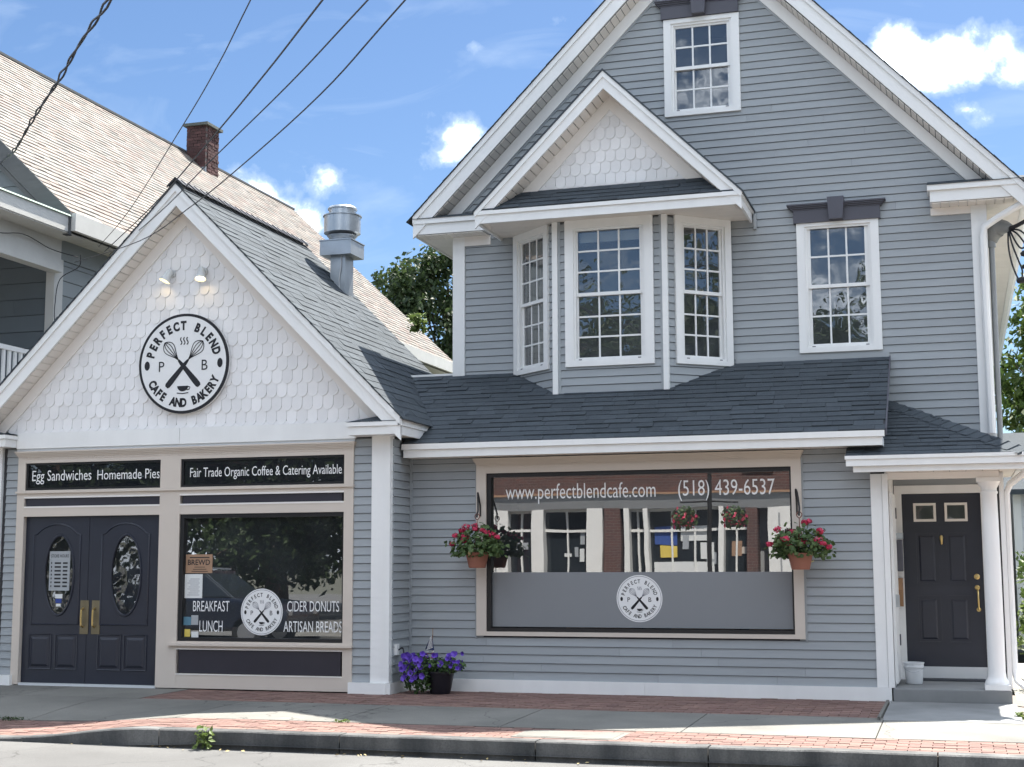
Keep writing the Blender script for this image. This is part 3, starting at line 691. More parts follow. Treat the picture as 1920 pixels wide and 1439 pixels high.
for cx in (CX0, CX1): MB().prism_y([(cx-.036,3.66),(cx+.036,3.66),(cx+.036,5.96),(cx-.036,5.96)], BY-.035, BY+.04).build('corner_board', 'white', house)
for cx, s in ((CX0, 1), (CX1, -1)): B('channel_trim', 'siding', house, min(cx+s*.037,cx+s*.07), max(cx+s*.037,cx+s*.07), BY-.02, BY, 3.66, 5.96)
# bay head: eave box, soffit, skirt roof, little gable
b0, b1, yf = -5.865, -2.42, .43
FX = MB(); FX.box(b0,b1,yf,yf+.03,5.925,6.035); FX.box(b0,b0+.03,yf+.03,YU,5.925,6.035); FX.box(b1-.03,b1,yf+.03,YU,5.925,6.035); FX.build('bay_fascia', 'white', house)
FX = MB(); FX.box(b0-.022,b1+.022,yf-.024,yf+.03,6.036,6.085); FX.box(b0-.022,b0+.03,yf+.03,YU,6.036,6.085); FX.box(b1-.03,b1+.022,yf+.03,YU,6.036,6.085); FX.build('crown_moulding', 'white', house)
flat_panels(house, b0+.03, b1-.03, yf+.03, YU-.0, 5.963, 11, 'y', 'soffit')
bax, baz = (b0+b1)/2, 7.80
YG = .80
bs = (baz-6.085)/(bax-b0+.0)
# skirt
Psk = Vector((b0+.10, yf-.01, 6.092)); upv = Vector((0, YG-yf, .30)).normalized()
Lsk = math.hypot(YG-yf, .30)
sk = MB().add([(b0+.03,yf,6.088),(b1-.03,yf,6.088),(b1-.40,YG,6.39),(b0+.40,YG,6.39)], [(0,1,2,3)]).build('skirt_roof', 'roof_deck', house)
shingles(sk, (b0+.0,yf-.012,6.094), (1,0,0), tuple(upv), lambda s: (.06+s/Lsk*.34, (b1-b0)-.06-s/Lsk*.34), 4, Lsk/4-.008, .34, 21)
bg = MB().prism_y([(b0+.35,6.36),(b1-.35,6.36),(bax,baz-.12)], YG+.004, YG+.03).build('bay_gable', 'scale_white', house)
FG = tfp((0,YG,0),(1,0,0),(0,-1,0))
def half_b(z): return max(0, (baz-.33-z)/bs)
fish_scales(bg, FG, bax, half_b, 6.40, 7, .1345, .152)
B('gable_sill', 'scale_white', house, b0+.66, b1-.66, YG-.010, YG, 6.375, 6.44)
for ex in (b0-.01, b1+.01):
    sg = -1 if ex < bax else 1
    rake_fascia(house, bax, baz, ex, 6.085, .225, yf-.006, .034, crown=.085)
    q = bs
    MB().prism_y([(bax,baz-.215),(bax+sg*1.41,baz-.215-1.41*q),(bax+sg*1.18,baz-.215-1.41*q),(bax,baz-.40)], YG-.026, YG).build('frieze_board', 'cream', house)
    rake_panels(house, bax, baz-.225, bax+sg*1.66, baz-.225-1.66*q+.0, yf+.031, YG-.0, 20, 'soffit')
    m = MB(); e2 = ex+sg*.03
    m.slab([(bax,yf-.04,baz+.03),(bax,YU+.0,baz+.03),(e2,YU+.0,6.085),(e2,yf-.04,6.085)], .028); m.build('bay_roof', 'shingle_mass', house)
B('bay_downspout', 'siding', house, b1+.02, b1+.055, 1.44, 1.49, 5.83, 6.03)

# ---- pent roof over the shop front
PS = .585; PYE, PZE = -.35, 3.005
def PZ(y): return PZE+PS*(y-PYE)
pent = MB(); pent.slab([(-.757,PYE,PZ(PYE)),(-.757,YU,PZ(YU)),(-7.45,YU,PZ(YU)),(-6.55,PYE,PZ(PYE))], .06); pentr = pent.build('pent_roof', 'roof_deck', house)
LP = math.hypot(YU-PYE, PZ(YU)-PZ(PYE))
shingles(pentr, (-6.55,PYE-.02,PZE-.006), (1,0,0), (0,1,PS), lambda s: (-.75*s/LP-.0, 5.79), 16, LP/16, .34, 11)
MB().hexa([(-.756,PYE,PZE-.06),(-.742,PYE,PZE-.06),(-.742,YU,PZ(YU)-.06),(-.756,YU,PZ(YU)-.06)], [(-.756,PYE,PZE+.02),(-.742,PYE,PZE+.02),(-.742,YU,PZ(YU)+.02),(-.756,YU,PZ(YU)+.02)]).build('drip_edge', 'lintel', house)
B('flashing', 'white', house, -7.3,-6.55, YU+.0, YU+.02, 4.08, 4.125)
B('flashing', 'siding', house, BX1+.02,-.755, YU-.022, YU+.0, 4.085, 4.14)
FX = MB(); FX.box(-6.545,-.79,-.36,-.33,2.835,2.93); FX.box(-.82,-.79,-.33,0,2.835,2.93); FX.build('eave_fascia', 'white', house)
FX = MB(); FX.box(-6.56,-.765,-.39,-.33,2.932,3.0); FX.build('gutter', 'white', house)
flat_panels(house, -6.54, -.82, -.33, .0, 2.838, 36)

# ---- ground floor wall with the shop window
W_S = (-5.70,-1.735,.66,2.825)
holes_l = [(-5.62,-1.80,.72,2.74)]
lower = backing(holes_l, (-6.585,-.80), 0, 2.85, .006, 'lower_wall', house)
clapboards(lower, FL, .135, 2.838, lambda z: -6.565, lambda z: -.955, holes_l)
B('base_board', 'white', house, -6.56,-3.62, -.045, .0, -.05, .135); B('base_board', 'white', house, -3.617,-.80, -.045, .0, -.05, .135)
B('corner_board', 'white', house, -.957,-.833, -.035, .02, .136, 2.53); B('corner_board', 'white', house, -.83,-.765, -.045, .12, .136, 2.53)
B('inner_corner_trim', 'siding', house, -6.588,-6.558, -.03, -.0, .135, 2.84)
sh = MB(FL); x0, x1, z0, z1 = W_S
for a, b, c, d in ((x0,x0+.125,z0,z1),(x1-.115,x1,z0,z1),(x0+.125,x1-.115,z1-.185,z1),(x0+.125,x1-.115,z0,z0+.05)): sh.box(a,b,-.03,.045,c,d)
shopw = sh.build('shop_window', 'tan', house)
c = MB(FL)
for i in range(4): c.box(x0-.035+.010*(3-i), x1+.035-.010*(3-i), 0, .055+.012*i, z1-.075+.019*i, z1-.075+.019*(i+1)-.001)
c.build('cornice', 'tan', shopw)
dn = MB(FL)
for i in range(118): dn.box(x0+.03+i*.0333, x0+.05+i*.0333, .045, .051, z1-.10, z1-.083)
dn.build('dentil', 'tan', shopw, kind='stuff')
for a, b, c_, d in ((x0-.02,x0,z0-.03,z1-.08),(x1,x1+.022,z0-.03,z1-.08)): MB(FL).box(a,b,0,.026,c_,d).build('channel_trim', 'siding', shopw)
g0, g1, h0, h1 = x0+.125, x1-.115, z0+.05, z1-.185
fr = MB(FL)
for a, b, c_, d in ((g0,g0+.055,h0,h1),(g1-.022,g1,h0,h1),(g0+.055,g1-.022,h1-.05,h1),(g0+.055,g1-.022,h0,h0+.045)): fr.box(a,b,-.09,.012,c_,d)
fr.build('black_frame', 'black', shopw)
p0, p1, q0, q1 = g0+.055, g1-.022, h0+.045, h1-.05
MB(FL).add([(p0,-.045,1.425),(p1,-.045,1.425),(p1,-.045,q1),(p0,-.045,q1)], [(0,1,2,3)]).build('pane', 'shop_pane', shopw)
MB(FL).box(p0,p1,-.056,-.044,q0+.012,1.425).build('frosted_film', 'film', shopw)
def lettering(parent, tf, txt, u0, u1, zb, cap, y, bold):
    tx = MB(tf); text_line(tx, txt, u0, u1, zb, cap, y, bold); return tx.build('lettering', 'print_white', parent)
lettering(shopw, FL, 'www.perfectblendcafe.com', -5.345,-3.465, 2.318, .195, -.041, -.004); lettering(shopw, FL, '(518) 439-6537', -3.19,-2.05, 2.325, .195, -.041, -.004)
def decal(parent, tf, c, R, y):
    MB(tf).poly(disc_pts(c, R, 64), y).build('decal_disc', 'sign_white', parent)
    m = MB(tf); ring(m, c, R*.935, R*.955, y+.0012); m.build('decal_ring', 'print_grey', parent)
    k, g = logo_print(tf, c, R*.95, y+.002, .02); k.build('emblem', 'print_black', parent); g.build('emblem_lines', 'print_grey', parent)
decal(shopw, FL, (-3.68, 1.112), .278, -.0425)
room = MB().add([(p0,.06,.66),(p1,.06,.66),(p1,.06,2.8),(p0,.06,2.8),(-6.4,4,.2),(-1,4,.2),(-1,4,2.8),(-6.4,4,2.8)], [(4,5,6,7),(0,1,5,4),(1,2,6,5),(2,3,7,6),(3,0,4,7)]).build('room', 'room', shopw)
for xx, ww in ((-5.0,.9),(-3.6,.8),(-2.6,.7)): B('counter', 'wood', shopw, xx, xx+ww, 1.6, 2.1, .3, 1.25)

# ---- entrance porch
B('porch_floor', 'step_concrete', house, -.785,.475, -.05, 1.40, -.08, .13)
bevel(bpy.data.objects['porch_floor'], .012)
pw = MB(); pw.box(-.80,-.765,.0,1.40,.13,2.55); pwl = pw.build('porch_side_wall', 'white', house)
sd = MB(); sd.box(-.765,-.735,.20,1.15,.16,2.33); sd.build('side_door', 'white', house)
for zz in (2.05, .55): B('hinge', 'lintel', house, -.735,-.722, .98, 1.06, zz, zz+.13)
B('side_door_handle', 'galvanised', house, -.735,-.69, .24, .27, 1.02, 1.16)
DY = 1.35; FD = tfp((0,DY,0),(1,0,0),(0,-1,0))
bw = backing([(-.67,.25,.28,2.36)], (-.80,.5), .0, 2.9, DY+.012, 'porch_back_wall', house)
clapboards(bw, FD, 2.46, 2.86, lambda z: -.76, lambda z: .48)
dc = MB(FD); 
for a, b, c_, d in ((-.755,-.67,.13,2.46),(.25,.335,.13,2.46),(-.67,.25,2.36,2.46)): dc.box(a,b,-.02,.04,c_,d)
ent = dc.build('entrance_door', 'white', house)
MB(FD).box(-.67,.25,-.03,.025,.13,.285).build('threshold', 'bucket', ent)
ds = MB(FD); ds.box(-.67,.25,-.04,.0,.285,2.355)
ds.build('door_leaf', 'door_dark', ent)
for px0, px1, pz0, pz1 in ((-.515,-.27,1.27,1.88),(-.165,.08,1.27,1.88),(-.515,-.27,.58,1.11),(-.165,.08,.58,1.11)):
    m = MB(FD); w_ = .018
    for a, b, c_, d in ((px0-w_,px0,pz0-w_,pz1+w_),(px1,px1+w_,pz0-w_,pz1+w_),(px0,px1,pz1,pz1+w_),(px0,px1,pz0-w_,pz0)): m.box(a,b,0,.012,c_,d)
    m.add([(px0+.03,.002,pz0+.03),(px1-.03,.002,pz0+.03),(px1-.03,.002,pz1-.03),(px0+.03,.002,pz1-.03),(px0+.05,.012,pz0+.05),(px1-.05,.012,pz0+.05),(px1-.05,.012,pz1-.05),(px0+.05,.012,pz1-.05)], [(4,5,6,7),(0,1,5,4),(1,2,6,5),(2,3,7,6),(3,0,4,7)])
    m.build('door_panel', 'door_dark', ent)
for px0, px1 in ((-.535,-.27),(-.17,.095)):
    m = MB(FD)
    for a, b, c_, d in ((px0,px0+.03,2.02,2.245),(px1-.03,px1,2.02,2.245),(px0+.03,px1-.03,2.215,2.245),(px0+.03,px1-.03,2.02,2.05)): m.box(a,b,0,.014,c_,d)
    m.build('light_frame', 'soffit', ent)
    MB(FD).add([(px0+.03,.004,2.05),(px1-.03,.004,2.05),(px1-.03,.004,2.215),(px0+.03,.004,2.215)], [(0,1,2,3)]).build('pane', 'door_pane', ent)
    MB(FD).box(px0+.03,px1-.03,.0005,.002,2.05,2.215).build('light_backing', 'curtain', ent)
MB().lathe((-.22,DY-.02,1.80), [(.002,-.06),(.012,-.05),(.022,.03),(.014,.05),(.002,.055)], 10).build('knocker', 'brass', ent)
kb = MB(); 
for zz, r in ((1.355,.034),(1.225,.030)):
    kb.tube([(.172,DY,zz),(.172,DY-.02,zz),(.172,DY-.03,zz)], [r,r,r*.6], 14)
kb.tube([(.175,DY-.02,1.19),(.178,DY-.06,1.15),(.178,DY-.065,1.07),(.178,DY-.05,1.0),(.178,DY-.02,.97)], [.012,.010,.012,.010,.016], 8); kb.tube([(.178,DY,.965),(.178,DY-.02,.965)], .026, 12)
kb.build('door_handle', 'brass', ent)
# porch roof, gutter, beam, ceiling
hip = Vector((-.79, YU, 3.51)); pe = (-1.2, .76, -.36, 2.715)
m = MB(); m.slab([(pe[0],pe[2],pe[3]),(pe[1],pe[2],pe[3]),tuple(hip),(pe[0],YU,3.51)], .05); m.slab([(pe[1],pe[2],pe[3]),(pe[1],YU+.6,pe[3]),(-.79,YU+.6,3.51),tuple(hip)], .05)
pr = m.build('porch_roof', 'roof_deck', house)
LF = math.hypot(YU-pe[2], 3.51-pe[3])
shingles(pr, (pe[0],pe[2]-.02,pe[3]-.004), (1,0,0), (0,YU-pe[2],3.51-pe[3]), lambda s: (0, 1.96-1.55*s/LF), 15, LF/15, .34, 12)
LS2 = math.hypot(.76+.79, 3.51-pe[3])
shingles(pr, (pe[1]+.02,pe[2],pe[3]-.004), (0,1,0), (-1.55,0,3.51-pe[3]), lambda s: (1.86*s/LS2, 2.4), 12, LS2/12, .34, 13, cap=0)
h0v = Vector((pe[1],pe[2],pe[3]+.012)); h1v = Vector((hip.x,hip.y,hip.z+.012)); dh = (h1v-h0v)
for i in range(15):
    a = h0v+dh*(i/15); b = h0v+dh*((i+1.25)/15); sd_ = Vector((-.13,-.11,-.052)); se = Vector((.15,.17,-.085))
    MB().add([tuple(a+sd_+Vector((0,0,.02))),tuple(a+Vector((0,0,.032))),tuple(a+se+Vector((0,0,.02))),tuple(b+sd_),tuple(b+Vector((0,0,.012))),tuple(b+se),tuple(a+sd_),tuple(a),tuple(a+se)], [(0,1,4,3),(1,2,5,4),(6,7,1,0),(7,8,2,1)]).build('hip_cap_shingle', 'shingle', pr)
FX = MB(); FX.box(-1.205,.77,-.43,-.37,2.675,2.715); FX.box(-1.195,.765,-.415,-.37,2.60,2.674); FX.box(.70,.765,-.37,1.5,2.60,2.715); FX.build('gutter', 'white', house)
FX = MB(); FX.box(-1.12,.70,-.37,-.30,2.535,2.598); FX.box(.62,.70,-.30,1.5,2.535,2.598); FX.build('eave_fascia', 'white', house)
flat_panels(house, -.78, .62, -.30, 1.34, 2.54, 8, 'x', 'soffit')
B('porch_beam', 'cream', house, -.765,.44, -.03, .09, 2.465, 2.538); B('porch_beam', 'cream', house, .36,.44, .09, 1.33, 2.465, 2.538)
col_ = MB(); col_.box(.195,.462,-.05,.217,.13,.185)
col_.build('column_plinth', 'white', house)
cs = MB(); cs.lathe((.328,.083,0), [(.128,.186),(.130,.205),(.122,.225),(.108,.24),(.098,.27),(.092,.33),(.094,.8),(.093,1.4),(.088,2.0),(.084,2.28),(.095,2.295),(.095,2.31),(.085,2.32),(.086,2.35),(.105,2.38),(.125,2.42)], 28); cs.build('column', 'white', house)
B('column_capital', 'white', house, .195,.455, -.045, .21, 2.42, 2.465)
dsp = MB(); dsp.tube([(.74,-.30,2.58),(.70,-.1,2.50),(.56,.22,2.40),(.52,.27,2.30),(.52,.27,.34),(.54,.20,.22),(.62,.05,.16),(.78,-.05,.15)], .038, 8); dsp.build('porch_downspout', 'white', house)
B('porch_post', 'white', house, .44,.49, .14, .26, .13, 2.53)
dsp = MB(); dsp.tube([(.945,1.24,6.0),(.90,1.27,5.88),(.60,1.38,5.74),(.44,1.40,5.64),(.415,1.40,5.52),(.42,1.40,3.08)], .045, 8); dsp.build('downspout', 'white', house)

# ================================================================== BAKERY WING (small front gable)
wing = thing('bakery_wing', 'low white fish-scale gabled shop wing with dark double doors and tan storefront', 'shop', (-9.5,-.6,0))
YW = -.61; FW = tfp((0,YW,0),(1,0,0),(0,-1,0)); WX, WZ, WH = -9.5, 6.42, 3.13
def TW(x): return WZ-abs(x-WX)
YB = 2.86
wall = MB(); wall.box(-12.38,-11.86,YW+.006,YW+.03,0,3.3); wall.box(-7.14,-6.62,YW+.006,YW+.03,0,3.3); wall.box(-12.4,-12.38,YW,YB,0,3.3); wall.box(-12.38,-6.62,YB-.03,YB,0,3.6); wall.box(-6.62,-6.60,.03,YB,0,3.2); wall.box(-11.86,-7.14,YW+.006,YW+.03,2.95,3.3)
fw = wall.build('front_wall', 'roof_deck', wing)
clapboards(fw, FW, .12, 3.08, lambda z: -7.09, lambda z: -6.838); clapboards(fw, FW, .12, 3.08, lambda z: -12.10, lambda z: -11.905)
FS = tfp((-6.60,0,0),(0,1,0),(1,0,0))
swl = B('return_wall', 'roof_deck', wing, -6.625,-6.606, YW+.02, .03, 0, 3.2)
clapboards(swl, FS, .12, 3.06, lambda z: YW+.035, lambda z: -.0)
# corner posts with plinths
for s in (1, -1):
    def XX(x): return x if s > 0 else 2*WX-x
    a, b = sorted((XX(-6.842), XX(-6.692))); B('corner_post', 'white', wing, a, b, YW-.045, YW+.02, .118, 3.085)
    a, b = sorted((XX(-6.690), XX(-6.598))); B('corner_post', 'white', wing, a, b, YW-.055, YW+.08, .118, 3.085)
    a, b = sorted((XX(-7.115), XX(-6.625))); B('plinth', 'white', wing, a, b, YW-.085, YW+.02, -.06, .117)
    a, b = sorted((XX(-6.623), XX(-6.575))); B('plinth', 'white', wing, a, b, YW-.070, -.05, -.06, .115)
    # eave returns
    a, b = sorted((XX(-7.055), XX(-6.385))); B('eave_return', 'white', wing, a, b, YW-.29, YW, 3.085, 3.185)
    a, b = sorted((XX(-7.075), XX(-6.365))); B('crown_moulding', 'white', wing, a, b, YW-.312, YW, 3.187, 3.238)
    a, b = sorted((XX(-7.08), XX(-6.36)))
    MB().add([(a,YW-.315,3.242),(b,YW-.315,3.242),(b,YW,3.40),(a,YW,3.26 if s > 0 else 3.40)] if s > 0 else [(a,YW-.315,3.242),(b,YW-.315,3.242),(b,YW,3.26),(a,YW,3.40)], [(0,1,2,3)]).build('return_cap', 'shingle', wing)
B('outlet_box', 'white', wing, -6.60,-6.555, -.52, -.43, .44, .57)
# side eave on the right
FX = MB(); FX.box(-6.40,-6.37,YW-.29,.34,3.075,3.18); FX.build('eave_fascia', 'white', wing); FX = MB(); FX.box(-6.40,-6.352,YW-.312,.38,3.183,3.262); FX.build('gutter', 'white', wing)
flat_panels(wing, -6.60, -6.40, YW-.26, .0, 3.09, 6, 'y', 'soffit')
# roof
YR0 = -.93
m = MB(); m.slab([(WX,YR0,WZ+.006),(WX,YB+.1,WZ+.006),(WX-WH-.04,YB+.1,TW(WX-WH-.04)+.006),(WX-WH-.04,YR0,TW(WX-WH-.04)+.006)], .006); m.slab([(WX,YB+.1,WZ+.006),(WX,YR0,WZ+.006),(WX+WH+.04,YR0,TW(WX+WH+.04)+.006),(WX+WH+.04,YB+.1,TW(WX+WH+.04)+.006)], .006)
wr = m.build('roof', 'roof_deck', wing)
LW = (WH+.04)*math.sqrt(2)
shingles(wr, (WX+WH+.06,YR0-.012,TW(WX+WH+.04)-.004), (0,1,0), (-1,0,1), lambda s: (0, YB+.1-YR0), 31, LW/31, .36, 14, th=.008)
shingles(wr, (WX-WH-.06,YR0-.012,TW(WX+WH+.04)-.004), (0,1,0), (1,0,1), lambda s: (0, .5), 31, LW/31, .36, 15, cap=0, th=.006)
rc = MB(); 
for i in range(24):
    y0 = YR0-.01+i*(YB+.12-YR0)/24; y1 = y0+(YB+.12-YR0)/24-.012; zz = WZ+.068+random.uniform(0,.006)
    rc.add([(WX-.12,y0,zz-.09),(WX,y0,zz+.018),(WX+.12,y0,zz-.09),(WX-.12,y1,zz-.10),(WX,y1,zz+.006),(WX+.12,y1,zz-.10),(WX-.12,y0,zz-.125),(WX,y0,zz-.02),(WX+.12,y0,zz-.125)], [(0,1,4,3),(1,2,5,4),(6,7,1,0),(7,8,2,1)])
rc.build('ridge_cap', 'black', wr, kind='stuff')
for sg in (-1, 1):
    ex = WX+sg*WH
    rake_fascia(wing, WX, WZ, ex, TW(ex), .285, -.907, crown=.11)
    rake_panels(wing, WX, WZ-.30, WX+sg*2.86, WZ-.28-2.86, -.868, YW-.0, 35)
    MB().prism_y([(WX,WZ-.29),(WX+sg*2.80,WZ-.29-2.80),(WX+sg*2.80,WZ-.29-2.98),(WX+sg*2.62,WZ-.29-2.80-.035),(WX,WZ-.50)][:2]+[(WX+sg*2.80,WZ-.49-2.62),(WX+sg*2.66,WZ-.49-2.66),(WX,WZ-.49)], YW-.032, YW+.02).build('frieze_board', 'cream', wing)
gb = MB().prism_y([(WX-2.75,3.25),(WX+2.75,3.25),(WX,WZ-.4)], YW+.006, YW+.02).build('gable_field', 'scale_white', wing)
fish_scales(gb, FW, WX, lambda z: max(0, WZ-.47-z), 3.275, 16, .1412, .172)
B('starter_strip', 'scale_white', wing, -12.1,-6.9, YW-.010, YW+.004, 3.25, 3.318)
B('head_board', 'white', wing, -11.94,-9.505, YW-.05, YW+.0, 3.068, 3.275); B('head_board', 'white', wing, -9.5,-7.06, YW-.05, YW+.0, 3.068, 3.275)
B('head_strip', 'garage', wing, -11.94,-7.08, YW-.03, YW+.0, 3.03, 3.067)
# ---- storefront joinery
FF = tfp((0,YW,0),(1,0,0),(0,-1,0))
X0, X1, XM0, XM1 = -11.915, -7.09, -9.775, -9.485
def frame_box(p, name, mat, x0, x1, w0, w1, z0, z1): return MB(FF).box(x0,x1,w0,w1,z0,z1).build(name, mat, p)
sf = MB(FF)
for a, b, c_, d in ((X0,X0+.115,0,3.03),(X1-.125,X1,0,3.03),(XM0,XM1,0,3.03)): sf.box(a,b,-.05,.03,c_,d)
for a, b in ((X0+.115,XM0),(XM1,X1-.125)): sf.box(a,b,-.05,.028,2.875,3.03); sf.box(a,b,-.05,.028,2.425,2.515); sf.box(a,b,-.05,.028,2.17,2.288)
sf.box(XM1,X1-.125,-.05,.028,.49,.58); sf.box(XM1,X1-.125,-.05,.028,0,.165)
store = sf.build('storefront', 'tan', wing)
c = MB(FF)
for i in range(4): c.box(X0-.03+.008*(3-i), X1+.03-.008*(3-i), 0, .04+.014*i, 2.955+.019*i, 2.955+.019*(i+1)-.001)
c.build('cornice', 'tan', store)
dn = MB(FF)
for i in range(140): dn.box(X0+.05+i*.034, X0+.07+i*.034, .028, .035, 2.925, 2.943)
dn.build('dentil', 'tan', store, kind='stuff')
for zz in (2.475,): frame_box(store, 'ledge', 'tan', X0-.012, X1+.012, 0, .055, zz, zz+.028)
frame_box(store, 'sill', 'tan', XM1-.11, X1+.01, 0, .075, .525, .555)
for a, b in ((X0+.115,XM0),(XM1,X1-.125)):
    for c_, d in ((2.285,2.30),(2.412,2.427)): frame_box(store, 'bead', 'cream', a, b, 0, .034, c_-.003, d+.003)
for a, b, c_, d in ((XM1,X1-.125,.165,.178),(XM1,X1-.125,.478,.49)): frame_box(store, 'bead', 'cream', a, b, 0, .034, c_, d)
# dark panels and the two glazed fascia signs
for a, b in ((X0+.128,XM0-.012),(XM1+.03,X1-.155)): frame_box(store, 'panel', 'dark_panel', a, b, -.04, .008, 2.302, 2.410)
frame_box(store, 'panel', 'dark_panel', XM1+.025, X1-.155, -.04, .008, .18, .476)
for (a, b) in ((X0+.118,XM0-.003),(XM1+.003,X1-.128)):
    fr = MB(FF)
    for p, q, r_, s_ in ((a,a+.03,2.517,2.873),(b-.02,b,2.517,2.873),(a+.03,b-.02,2.848,2.873),(a+.03,b-.02,2.517,2.545)): fr.box(p,q,-.05,.012,r_,s_)
    fr.build('sign_frame', 'black', store)
    MB(FF).box(a+.03,b-.02,-.03,-.02,2.545,2.848).build('sign_backing', 'dark_panel', store)
    MB(FF).add([(a+.03,-.008,2.545),(b-.02,-.008,2.545),(b-.02,-.008,2.848),(a+.03,-.008,2.848)], [(0,1,2,3)]).build('pane', 'sign_pane', store)
lettering(store, FF, 'Egg Sandwiches', -11.715,-10.815, 2.640, .145, -.002, .0); lettering(store, FF, 'Homemade Pies', -10.725,-9.805, 2.640, .135, -.002, .0)
lettering(store, FF, 'Fair Trade Organic Coffee & Catering Available', -9.365,-7.262, 2.643, .125, -.002, .0)
# display window
a, b, c_, d = XM1+.003, X1-.128, .585, 2.165
fr = MB(FF)
for p, q, r_, s_ in ((a,a+.055,c_,d),(b-.02,b,c_,d),(a+.055,b-.02,d-.045,d),(a+.055,b-.02,c_,c_+.04)): fr.box(p,q,-.09,.010,r_,s_)
dw = fr.build('display_window', 'black', wing)
MB(FF).add([(a+.055,-.04,c_+.04),(b-.02,-.04,c_+.04),(b-.02,-.04,d-.045),(a+.055,-.04,d-.045)], [(0,1,2,3)]).build('pane', 'shop_pane', dw)
for q in (('BREAKFAST', -9.297,-8.786, .950, .138), ('LUNCH', -9.20,-8.876, .698, .145), ('CIDER DONUTS', -7.988,-7.292, .955, .135), ('ARTISAN BREADS', -8.035,-7.250, .705, .140)): lettering(dw, FF, *q, -.036, -.002)
decal(dw, FF, (-8.338, .947), .287, -.0375)
for n_, mt, p, q, r_, s_ in (('poster','paper_orange',-9.415,-9.037,1.427,1.662),('permit','paper',-9.422,-9.172,1.114,1.414),('sticker','sticker_teal',-9.428,-9.322,.776,.88),('sticker','paper_grey',-9.318,-9.22,.78,.90),('sticker','poster_yellow',-9.41,-9.33,.632,.726),('sticker','paper',-9.312,-9.212,.618,.695)):
    MB(FF).box(p,q,-.0385,-.0365,r_,s_).build(n_, mt, dw)
tx = MB(FF); text_line(tx, 'BREWD', -9.385,-9.07, 1.53, .07, -.035, .012)
for k in range(3): tx.box(-9.33+.02*k,-9.10-.02*k,-.0362,-.035,1.445+.027*k,1.452+.027*k)
tx.box(-9.36,-9.08,-.0362,-.035,1.617,1.63); tx.build('poster_print', 'print_black', dw)
tx = MB(FF)
for k in range(9): tx.box(-9.385+.02*(k % 3),-9.21-.015*(k % 2),-.0362,-.035,1.15+.025*k,1.156+.025*k)
tx.build('permit_print', 'print_grey', dw)
MB().add([(a,YW+.1,c_),(b,YW+.1,c_),(b,YW+.1,d),(a,YW+.1,d),(a-.3,2.5,.2),(b+.3,2.5,.2),(b+.3,2.5,2.7),(a-.3,2.5,2.7)], [(4,5,6,7),(0,1,5,4),(1,2,6,5),(2,3,7,6),(3,0,4,7)]).build('room', 'room', dw)
